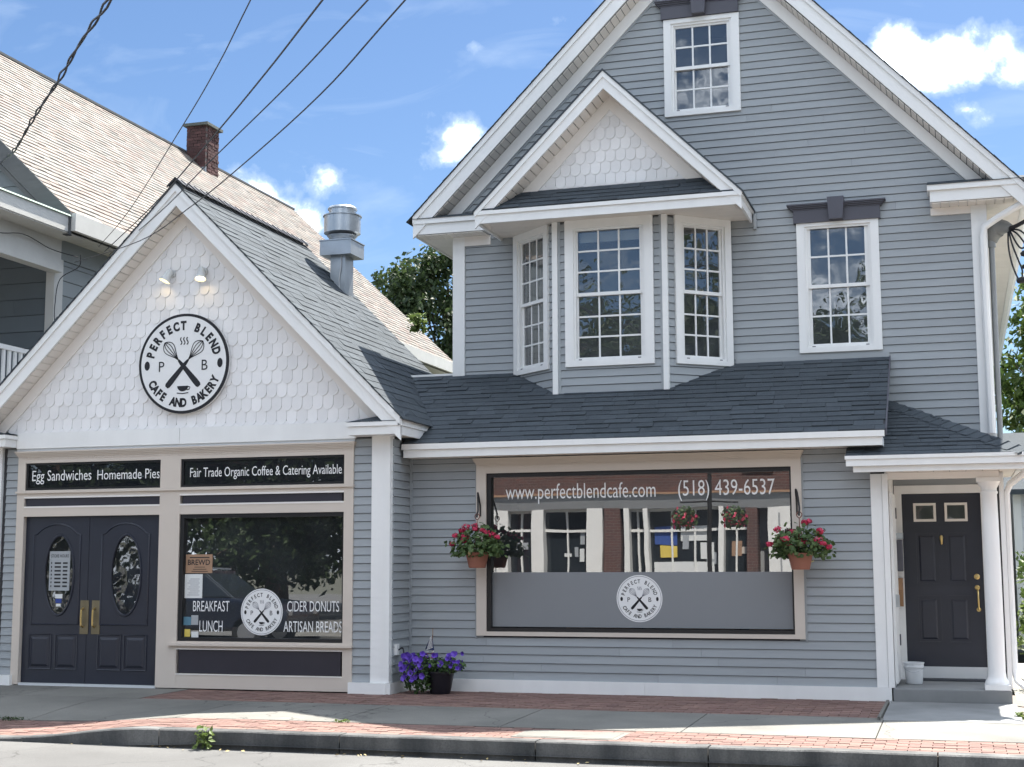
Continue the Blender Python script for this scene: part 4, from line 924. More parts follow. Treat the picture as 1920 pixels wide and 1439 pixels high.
# ---- double doors
dx0, dx1, dm, dz1 = X0+.117, XM0-.002, -10.832, 2.168
B('threshold', 'bucket', wing, dx0, dx1, YW-.02, YW+.06, -.03, .018)
def oval(c, rx, rz, n=40): return [(c[0]+rx*math.cos(2*math.pi*i/n), c[1]+rz*math.sin(2*math.pi*i/n)) for i in range(n)]
for (e0, e1, oc, p0, p1, hx) in ((dx0+.003, dm-.003, (-11.268,1.405), -11.665,-10.962, -10.866), (dm+.003, dx1-.003, (-10.272,1.405), -10.635,-9.945, -10.695)):
    # leaf with an oval opening
    n = 40; ov = oval(oc, .205, .50, n)
    ox = []
    for i in range(n):
        t = 2*math.pi*(i)/n; cx_, sz_ = math.cos(t), math.sin(t)
        k = min((e1-oc[0])/cx_ if cx_ > 1e-6 else 9e9, (e0-oc[0])/cx_ if cx_ < -1e-6 else 9e9, (dz1-oc[1])/sz_ if sz_ > 1e-6 else 9e9, (.02-oc[1])/sz_ if sz_ < -1e-6 else 9e9)
        ox.append((oc[0]+cx_*k, oc[1]+sz_*k))
    m = MB(FF); vs = [(p[0],-.03,p[1]) for p in ov]+[(p[0],-.03,p[1]) for p in ox]
    m.add(vs, [(i, i+n, (i+1) % n+n, (i+1) % n) for i in range(n)])
    cn = [(e0,.02),(e1,.02),(e1,dz1),(e0,dz1)]
    for cx_, cz_ in cn:   # fill the corners the ray fan cuts off
        ang = math.atan2(cz_-oc[1], cx_-oc[0]) % (2*math.pi); i = int(ang/(2*math.pi)*n) % n
        m.add([(ox[i][0],-.03,ox[i][1]),(cx_,-.03,cz_),(ox[(i+1) % n][0],-.03,ox[(i+1) % n][1])], [(0,1,2)])
    m.box(e0,e1,-.075,-.07,.02,.9); m.box(e0,e0+.04,-.07,-.031,.02,dz1); m.box(e1-.04,e1,-.07,-.031,.02,dz1)
    leaf = m.build('door_leaf', 'door_dark', wing)
    # oval moulding and pane
    m = MB(FF); m.tube([(p[0],-.028,p[1]) for p in oval(oc, .220, .515, 48)+[oval(oc, .220, .515, 48)[0]]], .016, 6, False); m.build('oval_moulding', 'door_dark', leaf)
    MB(FF).poly(oval(oc, .206, .502), -.040).build('oval_pane', 'door_pane', leaf)
    # raised upper panel with arched head
    hw = (p1-p0)/2; xc = (p0+p1)/2; path = [(p0,.77),(p0,1.93)]
    path += [(p0+.06+ (hw-.06)*2*i/16*.5*2*.5, 1.94+.14*math.sin(math.pi*i/16)**1.5) for i in range(1, 16)] if False else [(xc+(hw-.05)*math.cos(math.pi-math.pi*i/14), 1.945+.125*max(0, math.sin(math.pi*i/14))**1.7) for i in range(15)]
    path += [(p1,1.93),(p1,.77),(p0,.77)]
    m = MB(FF); m.tube([(p[0],-.029,p[1]) for p in path], .012, 5, False); m.build('panel_moulding', 'door_dark', leaf)
    for q0, q1 in ((p0-.02, p0+.315), (p1-.325, p1+.0)):
        m = MB(FF); m.tube([(x_,-.029,z_) for x_, z_ in ((q0,.20),(q0,.64),(q1,.64),(q1,.20),(q0,.20))], .012, 5, False)
        m.add([(q0+.03,-.029,.23),(q1-.03,-.029,.23),(q1-.03,-.029,.61),(q0+.03,-.029,.61),(q0+.06,-.012,.26),(q1-.06,-.012,.26),(q1-.06,-.012,.58),(q0+.06,-.012,.58)], [(4,5,6,7),(0,1,5,4),(1,2,6,5),(2,3,7,6),(3,0,4,7)])
        m.smooth = False; m.build('panel', 'door_dark', leaf)
    MB(FF).box(hx-.062,hx+.062,-.029,-.022,.65,1.08).build('push_plate', 'dull_brass', leaf)
    m = MB(FF); m.tube([(hx-.02,-.025,.74),(hx-.02,.02,.76),(hx-.02,.025,.86),(hx-.02,.02,.96),(hx-.02,-.025,.98)], .012, 7); m.build('pull_handle', 'brass', leaf)
    MB(FF).box(oc[0]-.25,oc[0]+.25,-.50,-.49,.8,2.0).build('door_room', 'room', leaf)
    if oc[0] < -11:
        MB(FF).box(-11.425,-11.115,-.0385,-.0365,1.205,1.715).build('hours_sheet', 'paper_grey', leaf)
        tx = MB(FF); text_line(tx, 'STORE HOURS', -11.40,-11.135, 1.635, .042, -.035, .006); tx.build('hours_heading', 'print_black', leaf); tx = MB(FF)
        for k in range(7): tx.box(-11.40,-11.385,-.036,-.0352,1.25+.05*k,1.275+.05*k); tx.box(-11.345,-11.25,-.036,-.0352,1.25+.05*k,1.272+.05*k); tx.box(-11.22,-11.15,-.036,-.0352,1.25+.05*k,1.272+.05*k)
        tx.build('hours_table', 'print_black', leaf)
        for mt, p, q, r_, s_ in (('paper',-11.322,-11.214,1.105,1.16),('sticker_blue',-11.315,-11.225,1.045,1.10),('paper',-11.305,-11.235,1.0,1.035)): MB(FF).box(p,q,-.0385,-.0365,r_,s_).build('sticker', mt, leaf)

# ================================================================== ROUND SIGN AND SPOTLIGHTS
sign = thing('round_sign', 'round white cafe sign with black lettering and crossed whisks on the gable', 'sign', (-9.46,YW-.03,4.1))
c0 = (-9.458, 4.103); R0 = .648
m = MB(FW); n = 72; p = disc_pts(c0, R0, n)
m.add([(q[0],.075,q[1]) for q in p]+[(q[0],.022,q[1]) for q in p], [tuple(range(n))]+[(i,i+n,(i+1) % n+n,(i+1) % n) for i in range(n)]); m.build('disc', 'sign_white', sign)
m = MB(FW); ring(m, c0, R0*.947, R0*1.0, .0765, 80); 
m.add([(q[0],.0765,q[1]) for q in p]+[(c0[0]+(q[0]-c0[0])*1.004,.06,c0[1]+(q[1]-c0[1])*1.004) for q in p], [(i,i+n,(i+1) % n+n,(i+1) % n) for i in range(n)]); m.build('rim', 'print_black', sign)
k, g = logo_print(FW, c0, R0*.99, .0775, .055); k.build('emblem', 'print_black', sign); g.build('emblem_lines', 'print_black', sign)
for i, (sx, sz, tx_, lab) in enumerate(((-9.685,5.30,-.05,'white twin-head spotlight aimed sideways at the gable, dimmer of the pair'),(-9.215,5.30,.0,'white spotlight above the round sign with its warm bulb showing'))):
    s = thing('spotlight', lab, 'spotlight', (sx,YW,sz), 'gable spotlights')
    m = MB(); m.tube([(sx,YW-.015,sz),(sx,YW-.05,sz)], .05, 14); m.build('wall_plate', 'lamp_white', s)
    ax_ = Vector((tx_*1.2, -.10, -.14)); st = Vector((sx, YW-.11, sz-.01)); m = MB(); m.tube([(sx,YW-.05,sz),(sx,YW-.09,sz+.015),tuple(st)], .018, 8); m.build('arm', 'lamp_white', s)
    d_ = Vector((-.35 if i == 0 else .12, -.32, -1)).normalized()
    m = MB(); m.tube([tuple(st-d_*.06),tuple(st-d_*.03),tuple(st+d_*.03),tuple(st+d_*.10),tuple(st+d_*.12)], [.022,.042,.05,.068,.072], 16, False); m.build('shade', 'lamp_white', s)
    m = MB(); m.tube([tuple(st+d_*.06),tuple(st+d_*.085)], [.05,.058], 16); m.build('bulb', 'bulb', s)
    ld = bpy.data.lights.new('spotlight_glow', 'SPOT'); ld.energy = 0.11; ld.color = (1.0,.72,.38); ld.spot_size = math.radians(110); ld.spot_blend = .8; ld.shadow_soft_size = .03
    lo = bpy.data.objects.new('spotlight_glow', ld); COL.objects.link(lo); lo.parent = s; lo.location = st+d_*.13-Vector((sx,YW,sz)); lo.rotation_euler = (d_+Vector((0,.75,0))).normalized().to_track_quat('-Z', 'Y').to_euler()

# ================================================================== KITCHEN EXHAUST
ex = thing('exhaust_fan', 'galvanised kitchen exhaust duct and drum fan on the bakery roof', 'exhaust fan', (-8.70,2.56,5.6))
EXC = (-8.70, 2.56)
B('duct', 'galvanised', ex, EXC[0]-.12, EXC[0]+.12, EXC[1]-.15, EXC[1]+.15, 5.2, 6.11)
m = MB(); m.box(EXC[0]-.25,EXC[0]+.25,EXC[1]-.25,EXC[1]+.25,6.105,6.32); m.box(EXC[0]-.262,EXC[0]+.262,EXC[1]-.262,EXC[1]+.262,6.321,6.335); m.build('curb_box', 'galvanised', ex)
m = MB(); m.lathe((*EXC,0), [(.19,6.336),(.20,6.40),(.23,6.43),(.17,6.435),(.22,6.455),(.275,6.47),(.275,6.72),(.292,6.725),(.292,6.738),(.27,6.74)], 32); m.build('fan_drum', 'galvanised', ex)
m = MB(); m.lathe((*EXC,0), [(.205,6.741),(.205,6.83),(.222,6.835),(.222,6.85),(.20,6.875)], 32); m.build('fan_cap', 'galvanised', ex)
m = MB(); m.tube([(EXC[0]+.06,EXC[1]-.16,6.1),(EXC[0]+.06,EXC[1]-.165,5.95),(EXC[0]+.03,EXC[1]-.165,5.75),(EXC[0]+.04,EXC[1]-.16,5.5)], .008, 6); m.build('conduit', 'bucket', ex)

# ================================================================== NEIGHBOUR'S SLATE-ROOFED HOUSE
nb = thing('neighbour_house', 'dark sided neighbouring house with pale pinkish slate roof and upper porch', 'house', (-18,10,0))
NRX, NRZ, NEX, NEZ, NY0, NY1 = -17.95, 11.68, -13.0, 6.98, 1.9, 19.9
m = MB(); m.slab([(NRX,NY0,NRZ),(NEX,NY0,NEZ),(NEX,NY1,NEZ),(NRX,NY1,NRZ)], .10); m.slab([(NRX,NY1,NRZ),(2*NRX-NEX,NY1,NEZ),(2*NRX-NEX,NY0,NEZ),(NRX,NY0,NRZ)], .10)
nroof = m.build('roof', 'weathered', nb)
rnd = random.Random(31); m = MB(); sl = Vector((NRX-NEX,0,NRZ-NEZ)); LN = sl.length; uv = sl/LN; nv = Vector((-uv.z,0,uv.x)); nv = nv if nv.z > 0 else -nv
rows = 44
for r in range(rows):
    s0 = r*LN/rows; y = NY0-.05-rnd.uniform(0,.25)
    while y < NY1:
        w = rnd.uniform(.18,.32); a, b = max(y, NY0-.03), min(y+w-.006, NY1)
        if b-a > .03:
            j = rnd.uniform(-.012,.012); t = .012+rnd.uniform(0,.008); P = Vector((NEX,0,NEZ))
            p0_ = P+uv*(s0+j)+nv*(t+.008); p1_ = P+uv*(s0+LN/rows+.02)+nv*.006
            m.hexa([(p0_.x,a,p0_.z-.016),(p0_.x,b,p0_.z-.016),(p1_.x,b,p1_.z-.012),(p1_.x,a,p1_.z-.012)], [(p0_.x,a,p0_.z),(p0_.x,b,p0_.z),(p1_.x,b,p1_.z),(p1_.x,a,p1_.z)])
        y += w
m.build('slates', 'slate', nroof, kind='stuff')
m = MB(); m.tube([(NRX,NY0,NRZ+.03),(NRX,NY1,NRZ+.03)], .05, 6); m.build('ridge', 'weathered', nroof)
# gutter-like eave with soffit
m = MB(); m.box(NEX-.06,NEX+.10,NY0,NY1+.1,NEZ-.30,NEZ-.02); m.build('eave_gutter', 'old_white', nb)
m = MB(); m.tube([(NEX+.11,13.5,NEZ-.02),(NEX+.16,13.5,NEZ-.18),(NEX+.10,13.5,NEZ-.36)], .02, 6); m.build('gutter_strap', 'white', nb)
flat_panels(nb, NEX-.50, NEX+.02, NY0, NY1, NEZ-.30, 90, 'y', 'old_white')
B('side_sheathing', 'roof_deck', nb, NEX-.55,NEX-.50, 2.3, NY1, 0, NEZ-.2)
FN = tfp((NEX-.50,0,0),(0,1,0),(1,0,0))
nside = bpy.data.objects['side_sheathing']
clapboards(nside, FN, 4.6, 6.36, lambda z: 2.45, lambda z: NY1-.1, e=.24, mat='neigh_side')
B('frieze_board', 'neigh_side', nb, NEX-.50,NEX-.47, 2.3, NY1, 6.36, 6.68)
FNF = tfp((0,2.3,0),(1,0,0),(0,-1,0))
nf = B('front_sheathing', 'roof_deck', nb, -22.5,NEX-.56, 2.31, 2.36, 0, 7.0)
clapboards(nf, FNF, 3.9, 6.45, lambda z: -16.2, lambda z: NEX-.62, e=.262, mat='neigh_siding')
B('corner_board', 'old_white', nb, NEX-.62,NEX-.47, 2.22, 2.45, 0, 6.36)
# pediment
ped = MB().prism_y([(NRX,NRZ-.5),(NEX-.5,NEZ-.1),(2*NRX-NEX,NEZ-.1)], 1.985, 2.02).build('pediment', 'roof_deck', nb)
FP = tfp((0,1.975,0),(1,0,0),(0,-1,0)); kk = (NRZ-NEZ)/(NEX-NRX)
clapboards(ped, FP, NEZ-.0, NRZ-.6, lambda z: 2*NRX-(NEX-(z-NEZ+.3)/kk), lambda z: NEX-(z-NEZ+.3)/kk, e=.26, mat='neigh_siding')
for sg in (1, -1):
    ex_ = NRX+sg*(NEX-NRX)
    MB().prism_y([(NRX,NRZ+.02),(ex_+sg*.02,NEZ-.0),(ex_+sg*.02,NEZ-.36),(NRX,NRZ-.34)], NY0-.04, NY0+.02).build('rake_board', 'weathered', nb)
    MB().prism_y([(NRX,NRZ-.34),(ex_,NEZ-.36),(ex_-sg*.1,NEZ-.36),(NRX,NRZ-.42)], NY0-.02, 1.97).build('rake_soffit', 'weathered', nb)
# porch cornice running out towards the street
m = MB(); m.box(NEX-.55,NEX+.0,-3.0,NY0-.045,6.66,6.90); m.build('porch_cornice', 'old_white', nb)
m = MB(); m.hexa([(NEX-.6,-3.0,6.905),(NEX+.03,-3.0,6.905),(NEX+.03,2.1,6.905),(NEX-.6,2.1,6.905)], [(NEX-.6,-3,7.02),(NEX+.02,-3,6.93),(NEX+.02,2.1,6.93),(NEX-.6,2.1,7.02)]); m.build('copper_flashing', 'verdigris', nb)
B('porch_soffit', 'old_white', nb, NEX-.55,NEX-.02, -3, NY0+.4, 6.64, 6.66)
m = MB(); m.box(NEX-.52,NEX-.40,-3,2.28,6.22,6.64); m.build('porch_beam', 'old_white', nb); m = MB(); m.box(NEX-.56,NEX-.36,-3,2.27,6.12,6.22); m.build('porch_beam_moulding', 'old_white', nb)
B('porch_ceiling', 'old_white', nb, -18,NEX-.52, -3, 2.28, 6.56, 6.6)
m = MB(); m.box(NEX-.47,NEX-.41,-3,2.28,4.72,4.79); m.build('rail', 'white', nb)
for i in range(26): B('baluster', 'white', nb, NEX-.46,NEX-.42, 2.1-i*.135-.045, 2.1-i*.135, 4.0, 4.72)
B('porch_floor', 'old_white', nb, -18,NEX-.3, -3, 2.28, 3.75, 3.95)
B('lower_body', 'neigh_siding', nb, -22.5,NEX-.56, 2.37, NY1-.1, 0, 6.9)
m = MB().prism_y([(NRX,NRZ-.2),(NEX-.3,NEZ-.12),(2*NRX-NEX+.3,NEZ-.12)], NY1-.3, NY1-.2); m.build('rear_gable', 'neigh_siding', nb)
# chimney, brick by brick
CHX0, CHX1, CHY0, CHY1, CHZ0, CHZ1 = -17.92, -17.38, 13.80, 14.45, 10.6, 12.34
ch = B('chimney', 'mortar', nb, CHX0+.012, CHX1-.012, CHY0+.012, CHY1-.012, CHZ0, CHZ1)
rnd = random.Random(3); z = 10.9; r = 0
while z < CHZ1-.05:
    h = .066; off = .105 if r % 2 else 0
    x = CHX0-off
    while x < CHX1-.01:
        a, b = max(x, CHX0), min(x+.202, CHX1)
        if b-a > .02: j = rnd.uniform(-.012,.004); B('brick', 'chimney_brick', ch, a, b-.009, CHY0+j, CHY0+.09, z, z+h)
        x += .211
    y = CHY0+.10-off*.9
    while y < CHY1-.01:
        a, b = max(y, CHY0+.10), min(y+.202, CHY1)
        if b-a > .02: j = rnd.uniform(-.004,.014); B('brick', 'chimney_brick', ch, CHX1-.09, CHX1+j, a, b-.009, z, z+h)
        y += .211
    z += .077; r += 1
B('chimney_cap', 'chimney_cap', nb, CHX0-.07,CHX1+.07, CHY0-.07, CHY1+.07, CHZ1, CHZ1+.07)
B('chimney_flashing', 'galvanised', nb, CHX0-.02,CHX1+.02, CHY0-.02, CHY0-.004, 10.85, 11.28)

# ================================================================== OVERHEAD WIRES AND SERVICE MAST
CP = Vector((0,-17,1.5))
def pxdir(u, v): return _F+_R*((u-960)/2705.2)-_U*((v-719.5)/2705.2)
def pxY(u, v, Y): q = pxdir(u, v); return CP+q*((Y+17)/q.y)
def spline(pts, n=10):
    pts = [Vector(p) for p in pts]; P = [pts[0]*2-pts[1]]+pts+[pts[-1]*2-pts[-2]]; out = []
    for i in range(1, len(P)-2):
        for k in range(n):
            t = k/n; a, b, c_, d = P[i-1], P[i], P[i+1], P[i+2]
            out.append(.5*((2*b)+(c_-a)*t+(2*a-5*b+4*c_-d)*t*t+(3*b-a-3*c_+d)*t**3))
    return out+[pts[-1]]
def wire_path(pts, y0, y1):
    """points seen at pixels on a wire hanging in one vertical plane from (first, y0) to (last, y1), run on beyond the frame"""
    A, Bv = pxY(*pts[0], y0), pxY(*pts[-1], y1); d = Bv-A; nrm = Vector((d.y, -d.x, 0)); out = [A]
    for u, v in pts[1:-1]:
        q = pxdir(u, v); t = (A-CP).dot(nrm)/q.dot(nrm); out.append(CP+q*t)
    out.append(Bv); e = (Bv-out[-2]).normalized(); return out+[Bv+e*4.0, Bv+e*8.0+Vector((0,0,.4))]
for lab, pts, y0, r in (('steepest thin overhead wire passing the chimney top', [(185,463),(240,398),(345,232),(410,120),(470,0)], 2.0, .0045),
                        ('thin overhead wire crossing just behind the chimney brickwork, second from the steepest', [(196,472),(290,382),(395,262),(500,135),(605,0)], 2.0, .0065),
                        ('thin overhead wire meeting the foot of the chimney, third from the steepest', [(205,478),(300,398),(392,305),(540,160),(690,0)], 2.0, .0055),
                        ('lowest thin overhead wire crossing the white gable peak', [(140,492),(262,452),(352,392),(440,322),(600,178),(760,0)], 1.7, .0055)):
    m = MB(); m.tube(spline(wire_path(pts, y0, -9.5), 6), r, 5); m.build('overhead_wire', 'cable', None, lab, 'wire', 'overhead wires')
base = wire_path([(-12,316),(28,280),(62,222),(105,158),(148,85),(205,0)], 1.95, -7.0); sp = spline(base, 12)
cabl = thing('service_cable', 'thick twisted black service cable rising from the neighbouring gable', 'cable', tuple(sp[0]))
for ph in (0, math.pi):
    q = []; L_ = 0
    for i, p in enumerate(sp):
        if i: L_ += (p-sp[i-1]).length
        d = (sp[min(i+1,len(sp)-1)]-sp[max(0,i-1)]).normalized(); e1 = d.cross(Vector((0,0,1))).normalized(); e2 = d.cross(e1); a = L_*4.2+ph
        q.append(p+(e1*math.cos(a)+e2*math.sin(a))*(.013+.008*math.sin(L_*2.3)))
    m = MB(); m.tube(q, .0105, 6); m.build('strand', 'cable', cabl)
# slack wires clipped to the neighbour's corner
for lab, pts in (('thin wire looped in a small coil on the neighbouring house corner post', [(-12.86,2.0,6.32),(-12.95,2.1,6.15),(-13.35,2.2,6.0),(-13.42,2.19,5.6),(-13.40,2.18,5.28),(-13.32,2.18,5.15),(-13.27,2.18,5.28),(-13.34,2.18,5.40),(-13.42,2.18,5.3),(-13.38,2.18,5.12),(-13.3,2.18,5.2)]),
                 ('slack wire strung along the neighbouring porch beam', [(-12.9,2.0,6.28),(-13.33,1.9,6.42),(-13.33,1.2,6.50),(-13.33,.4,6.38),(-13.33,-1.0,6.52)])):
    m = MB(); m.tube(spline(pts, 6), .007, 5); m.build('slack_wire', 'cable', None, lab, 'wire')
mast = thing('service_mast', 'grey conduit mast with weatherhead hood at the house corner', 'service mast', (.54,1.72,3.0))
m = MB(); m.tube([(.522,1.70,2.75),(.522,1.70,5.50)], .034, 12); m.build('conduit', 'conduit', mast)
m = MB(); m.tube([(.522,1.70,5.44),(.522,1.70,5.56)], .052, 14); m.build('collar', 'conduit', mast)
m = MB(); m.tube(spline([(.53,1.72,5.50),(.545,1.70,5.60),(.60,1.66,5.67),(.68,1.60,5.665),(.75,1.55,5.63)], 5), [.06,.068,.078,.088,.097,.105,.111,.115,.117,.118,.116,.112,.106,.098,.09,.084,.078,.072,.066,.06,.055], 16); m.build('weatherhead', 'weatherhead', mast)
drop = thing('service_drop', 'black service cable bundle with drooping loops at the weatherhead', 'cable', (.76,1.5,5.6))
for i, pts in enumerate(([(.73,1.55,5.63),(.85,1.48,5.66),(1.05,1.4,5.76),(1.7,1.0,6.1),(5,-4,7.5)], [(.72,1.55,5.60),(.715,1.52,5.40),(.745,1.5,5.18),(.80,1.48,5.0),(.85,1.46,4.93)], [(.73,1.55,5.60),(.76,1.52,5.42),(.82,1.5,5.22),(.86,1.48,5.08),(.85,1.47,4.95)],
                         [(.74,1.55,5.61),(.80,1.5,5.45),(.86,1.48,5.36),(.92,1.46,5.4),(.95,1.42,5.6)], [(.74,1.55,5.62),(.82,1.5,5.55),(.90,1.46,5.42),(.96,1.44,5.3),(.98,1.42,5.1)], [(.75,1.55,5.62),(.86,1.48,5.58),(.95,1.42,5.45),(1.0,1.4,5.25),(.9,1.45,4.98)])):
    m = MB(); m.tube(spline(pts, 8), .026 if i == 0 else .011, 7); m.build('cable', 'cable', drop)
for c_, r in (((.86,1.46,4.95),.04),((.93,1.44,5.12),.035),((.92,1.44,5.28),.04),((.95,1.42,5.02),.05)):
    m = MB(); m.tube([(c_[0]-.07,c_[1],c_[2]-.01),(c_[0]-.04,c_[1],c_[2]),(c_[0]+.05,c_[1],c_[2]+.02),(c_[0]+.08,c_[1],c_[2]+.02)], [r*.5,r,r,r*.5], 8); m.build('splice_sleeve', 'cable', drop)

# ================================================================== PLANTING
def leaf_cloud(n, fn, size, seed, mat, name, parent, up=.3, hexa_=False, **k):
    """n small leaf faces; fn(rnd) -> position (and outward hint)"""
    rnd = random.Random(seed); vs = []; fs = []
    for i in range(n):
        p, nrm = fn(rnd); s = size*rnd.uniform(.55, 1.3)
        a = Vector((rnd.gauss(0,1), rnd.gauss(0,1), rnd.gauss(0,1)+up)).normalized()
        if nrm is not None: a = (a*.8+Vector(nrm)).normalized()
        b = a.cross(Vector((rnd.gauss(0,1), rnd.gauss(0,1), rnd.gauss(0,1)))).normalized(); c_ = a.cross(b); p = Vector(p); o = len(vs)
        if hexa_:
            for t in range(6):
                q = math.pi*2*t/6; vs.append(tuple(p+(b*math.cos(q)+c_*math.sin(q))*s*.5+a*(.12*s if t % 2 else -.05*s)))
            fs.append(tuple(range(o, o+6)))
        else:
            vs += [tuple(p-b*s*.55), tuple(p+c_*s*.32+a*s*.08), tuple(p+b*s*.6), tuple(p-c_*s*.32+a*s*.08)]; fs.append((o,o+1,o+2,o+3))
    m = MB(); m.v = vs; m.f = fs
    return m.build(name, mat, parent, **k)
def tree(name, label, base, trunk_h, cc, rad, nclump, nleaf, size, seed, mat, group=None, cat='tree'):
    t = thing(name, label, cat, base, group); rnd = random.Random(seed); cc = Vector(cc); bv = Vector(base)
    m = MB(); top = Vector((cc.x, cc.y, cc.z+rad[2]*.5)); m.tube(spline([bv, bv+Vector((.1,.05,trunk_h*.5)), (bv+Vector((0,0,trunk_h))), top], 5), [max(.03, .05*rad[0]*(1-.055*i)+.02) for i in range(16)], 8)
    clumps = []
    for i in range(nclump):
        while True:
            q = Vector((rnd.uniform(-1,1), rnd.uniform(-1,1), rnd.uniform(-1,1)))
            if .25 < q.length < 1: break
        q = q.normalized()*(q.length**.45); q = Vector((q.x*rad[0]*rnd.uniform(.8,1.06), q.y*rad[1]*rnd.uniform(.8,1.06), q.z*rad[2]*rnd.uniform(.8,1.08)))
        clumps.append((cc+q, rnd.uniform(.14,.30)*rad[0]))
    for p, r in clumps[:max(6, nclump//5)]:
        s = bv+(cc-bv)*rnd.uniform(.55,.95); m.tube(spline([s, (s+p)/2+Vector((0,0,-.1*rad[2])), p], 4), [.05*rad[0]*.4*(1-.1*i) for i in range(9)], 5)
    m.build('trunk', 'bark', t)
    def fn(r):
        p, rr = r.choice(clumps); o = Vector((r.gauss(0,1), r.gauss(0,1), r.gauss(0,.75))); o = o/max(.6,o.length)*rr*r.uniform(.5,1.1)
        return p+o, (o.normalized()*.6)
    leaf_cloud(nleaf, fn, size, seed+1, mat, 'crown', t)
    return t
tree('maple_tree', 'dark green maple tree behind the roofs between the two houses', (-17.3,31,0), 6.0, (-17.2,31,9.6), (3.1,3.0,3.6), 130, 24000, .21, 40, 'leaf_dark')
tree('maple_tree', 'tall dark tree rising beside the house corner and cable bundle', (4.3,23,0), 4.0, (4.3,23,5.6), (3.3,3.0,4.2), 110, 16000, .22, 41, 'leaf_mid')
tree('maple_tree', 'low dark tree showing beneath the upper cable bundle', (3.2,16,0), 1.6, (3.3,16.5,3.2), (2.2,2.2,2.6), 70, 9000, .16, 42, 'leaf_mid')
# shrub beside the porch
def shrub(name, label, c_, rad, n, size, seed, mat):
    t = thing(name, label, 'shrub', (c_[0],c_[1],0)); rnd = random.Random(seed); m = MB()
    for i in range(9): m.tube(spline([(c_[0]+rnd.uniform(-.05,.05),c_[1]+rnd.uniform(-.05,.05),-.02),(c_[0]+rnd.uniform(-.4,.4)*rad[0],c_[1]+rnd.uniform(-.4,.4)*rad[1],c_[2]),(c_[0]+rnd.uniform(-.8,.8)*rad[0],c_[1]+rnd.uniform(-.8,.8)*rad[1],c_[2]+rad[2]*rnd.uniform(.2,.8))], 4), .012, 5)
    m.build('stem', 'bark', t)
    def fn(r):
        q = Vector((r.gauss(0,1), r.gauss(0,1), r.gauss(0,1))).normalized()*r.uniform(.45,1.05); return (c_[0]+q.x*rad[0], c_[1]+q.y*rad[1], c_[2]+q.z*rad[2]), q*.7
    leaf_cloud(n, fn, size, seed, mat, 'foliage', t); return t
shrub('shrub', 'bright green leafy shrub beside the porch column', (1.25,2.4,.62), (.62,.6,.66), 2600, .075, 50, 'leaf_lime')
shrub('shrub', 'taller dark green shrub behind the porch downspout', (1.55,4.2,1.0), (.75,.7,.95), 2600, .09, 51, 'leaf_mid')
def tuft(label, c_, r, h, n, seed, mat='leaf_lime', size=.045, name='weed'):
    t = thing(name, label, 'weed', c_); rnd = random.Random(seed); m = MB()
    for i in range(6): m.tube([c_, (c_[0]+rnd.uniform(-r,r)*.6, c_[1]+rnd.uniform(-r,r)*.6, c_[2]+h*rnd.uniform(.5,.95))], .003, 4)
    m.build('stem', 'leaf_mid', t)
    def fn(q):
        a = q.uniform(0, 6.28); k = q.uniform(.1,1); return (c_[0]+math.cos(a)*r*k, c_[1]+math.sin(a)*r*k, c_[2]+h*q.uniform(.08,1)), (0,0,.6)
    leaf_cloud(n, fn, size, seed, mat, 'foliage', t)
tuft('green weed growing from the kerb gutter', (-6.98,-4.42,ZR), .10, .22, 60, 60, size=.06)
tuft('small grassy weed in the slab joint near the sunlit corner', (-6.02,-3.33,zs(-6,-3.3)), .10, .02, 45, 61, size=.03)
tuft('grass tuft at the pavement edge beneath the porch corner', (.50,-1.35,-.05), .05, .07, 80, 62, size=.035)
tuft('dark moss patch in the slab joint before the double doors', (-9.9,-3.32,zs(-9.9,-3.32)), .22, .02, 90, 64, 'leaf_dark', .03)
tuft('lime creeper tuft peeping over the bakery roof edge', (-8.15,4.3,5.2), .16, .30, 160, 65, size=.09, name='creeper'); tuft('lime creeper tuft beside the white roof flashing', (-7.6,6.2,4.75), .22, .28, 120, 66, size=.08, name='creeper')

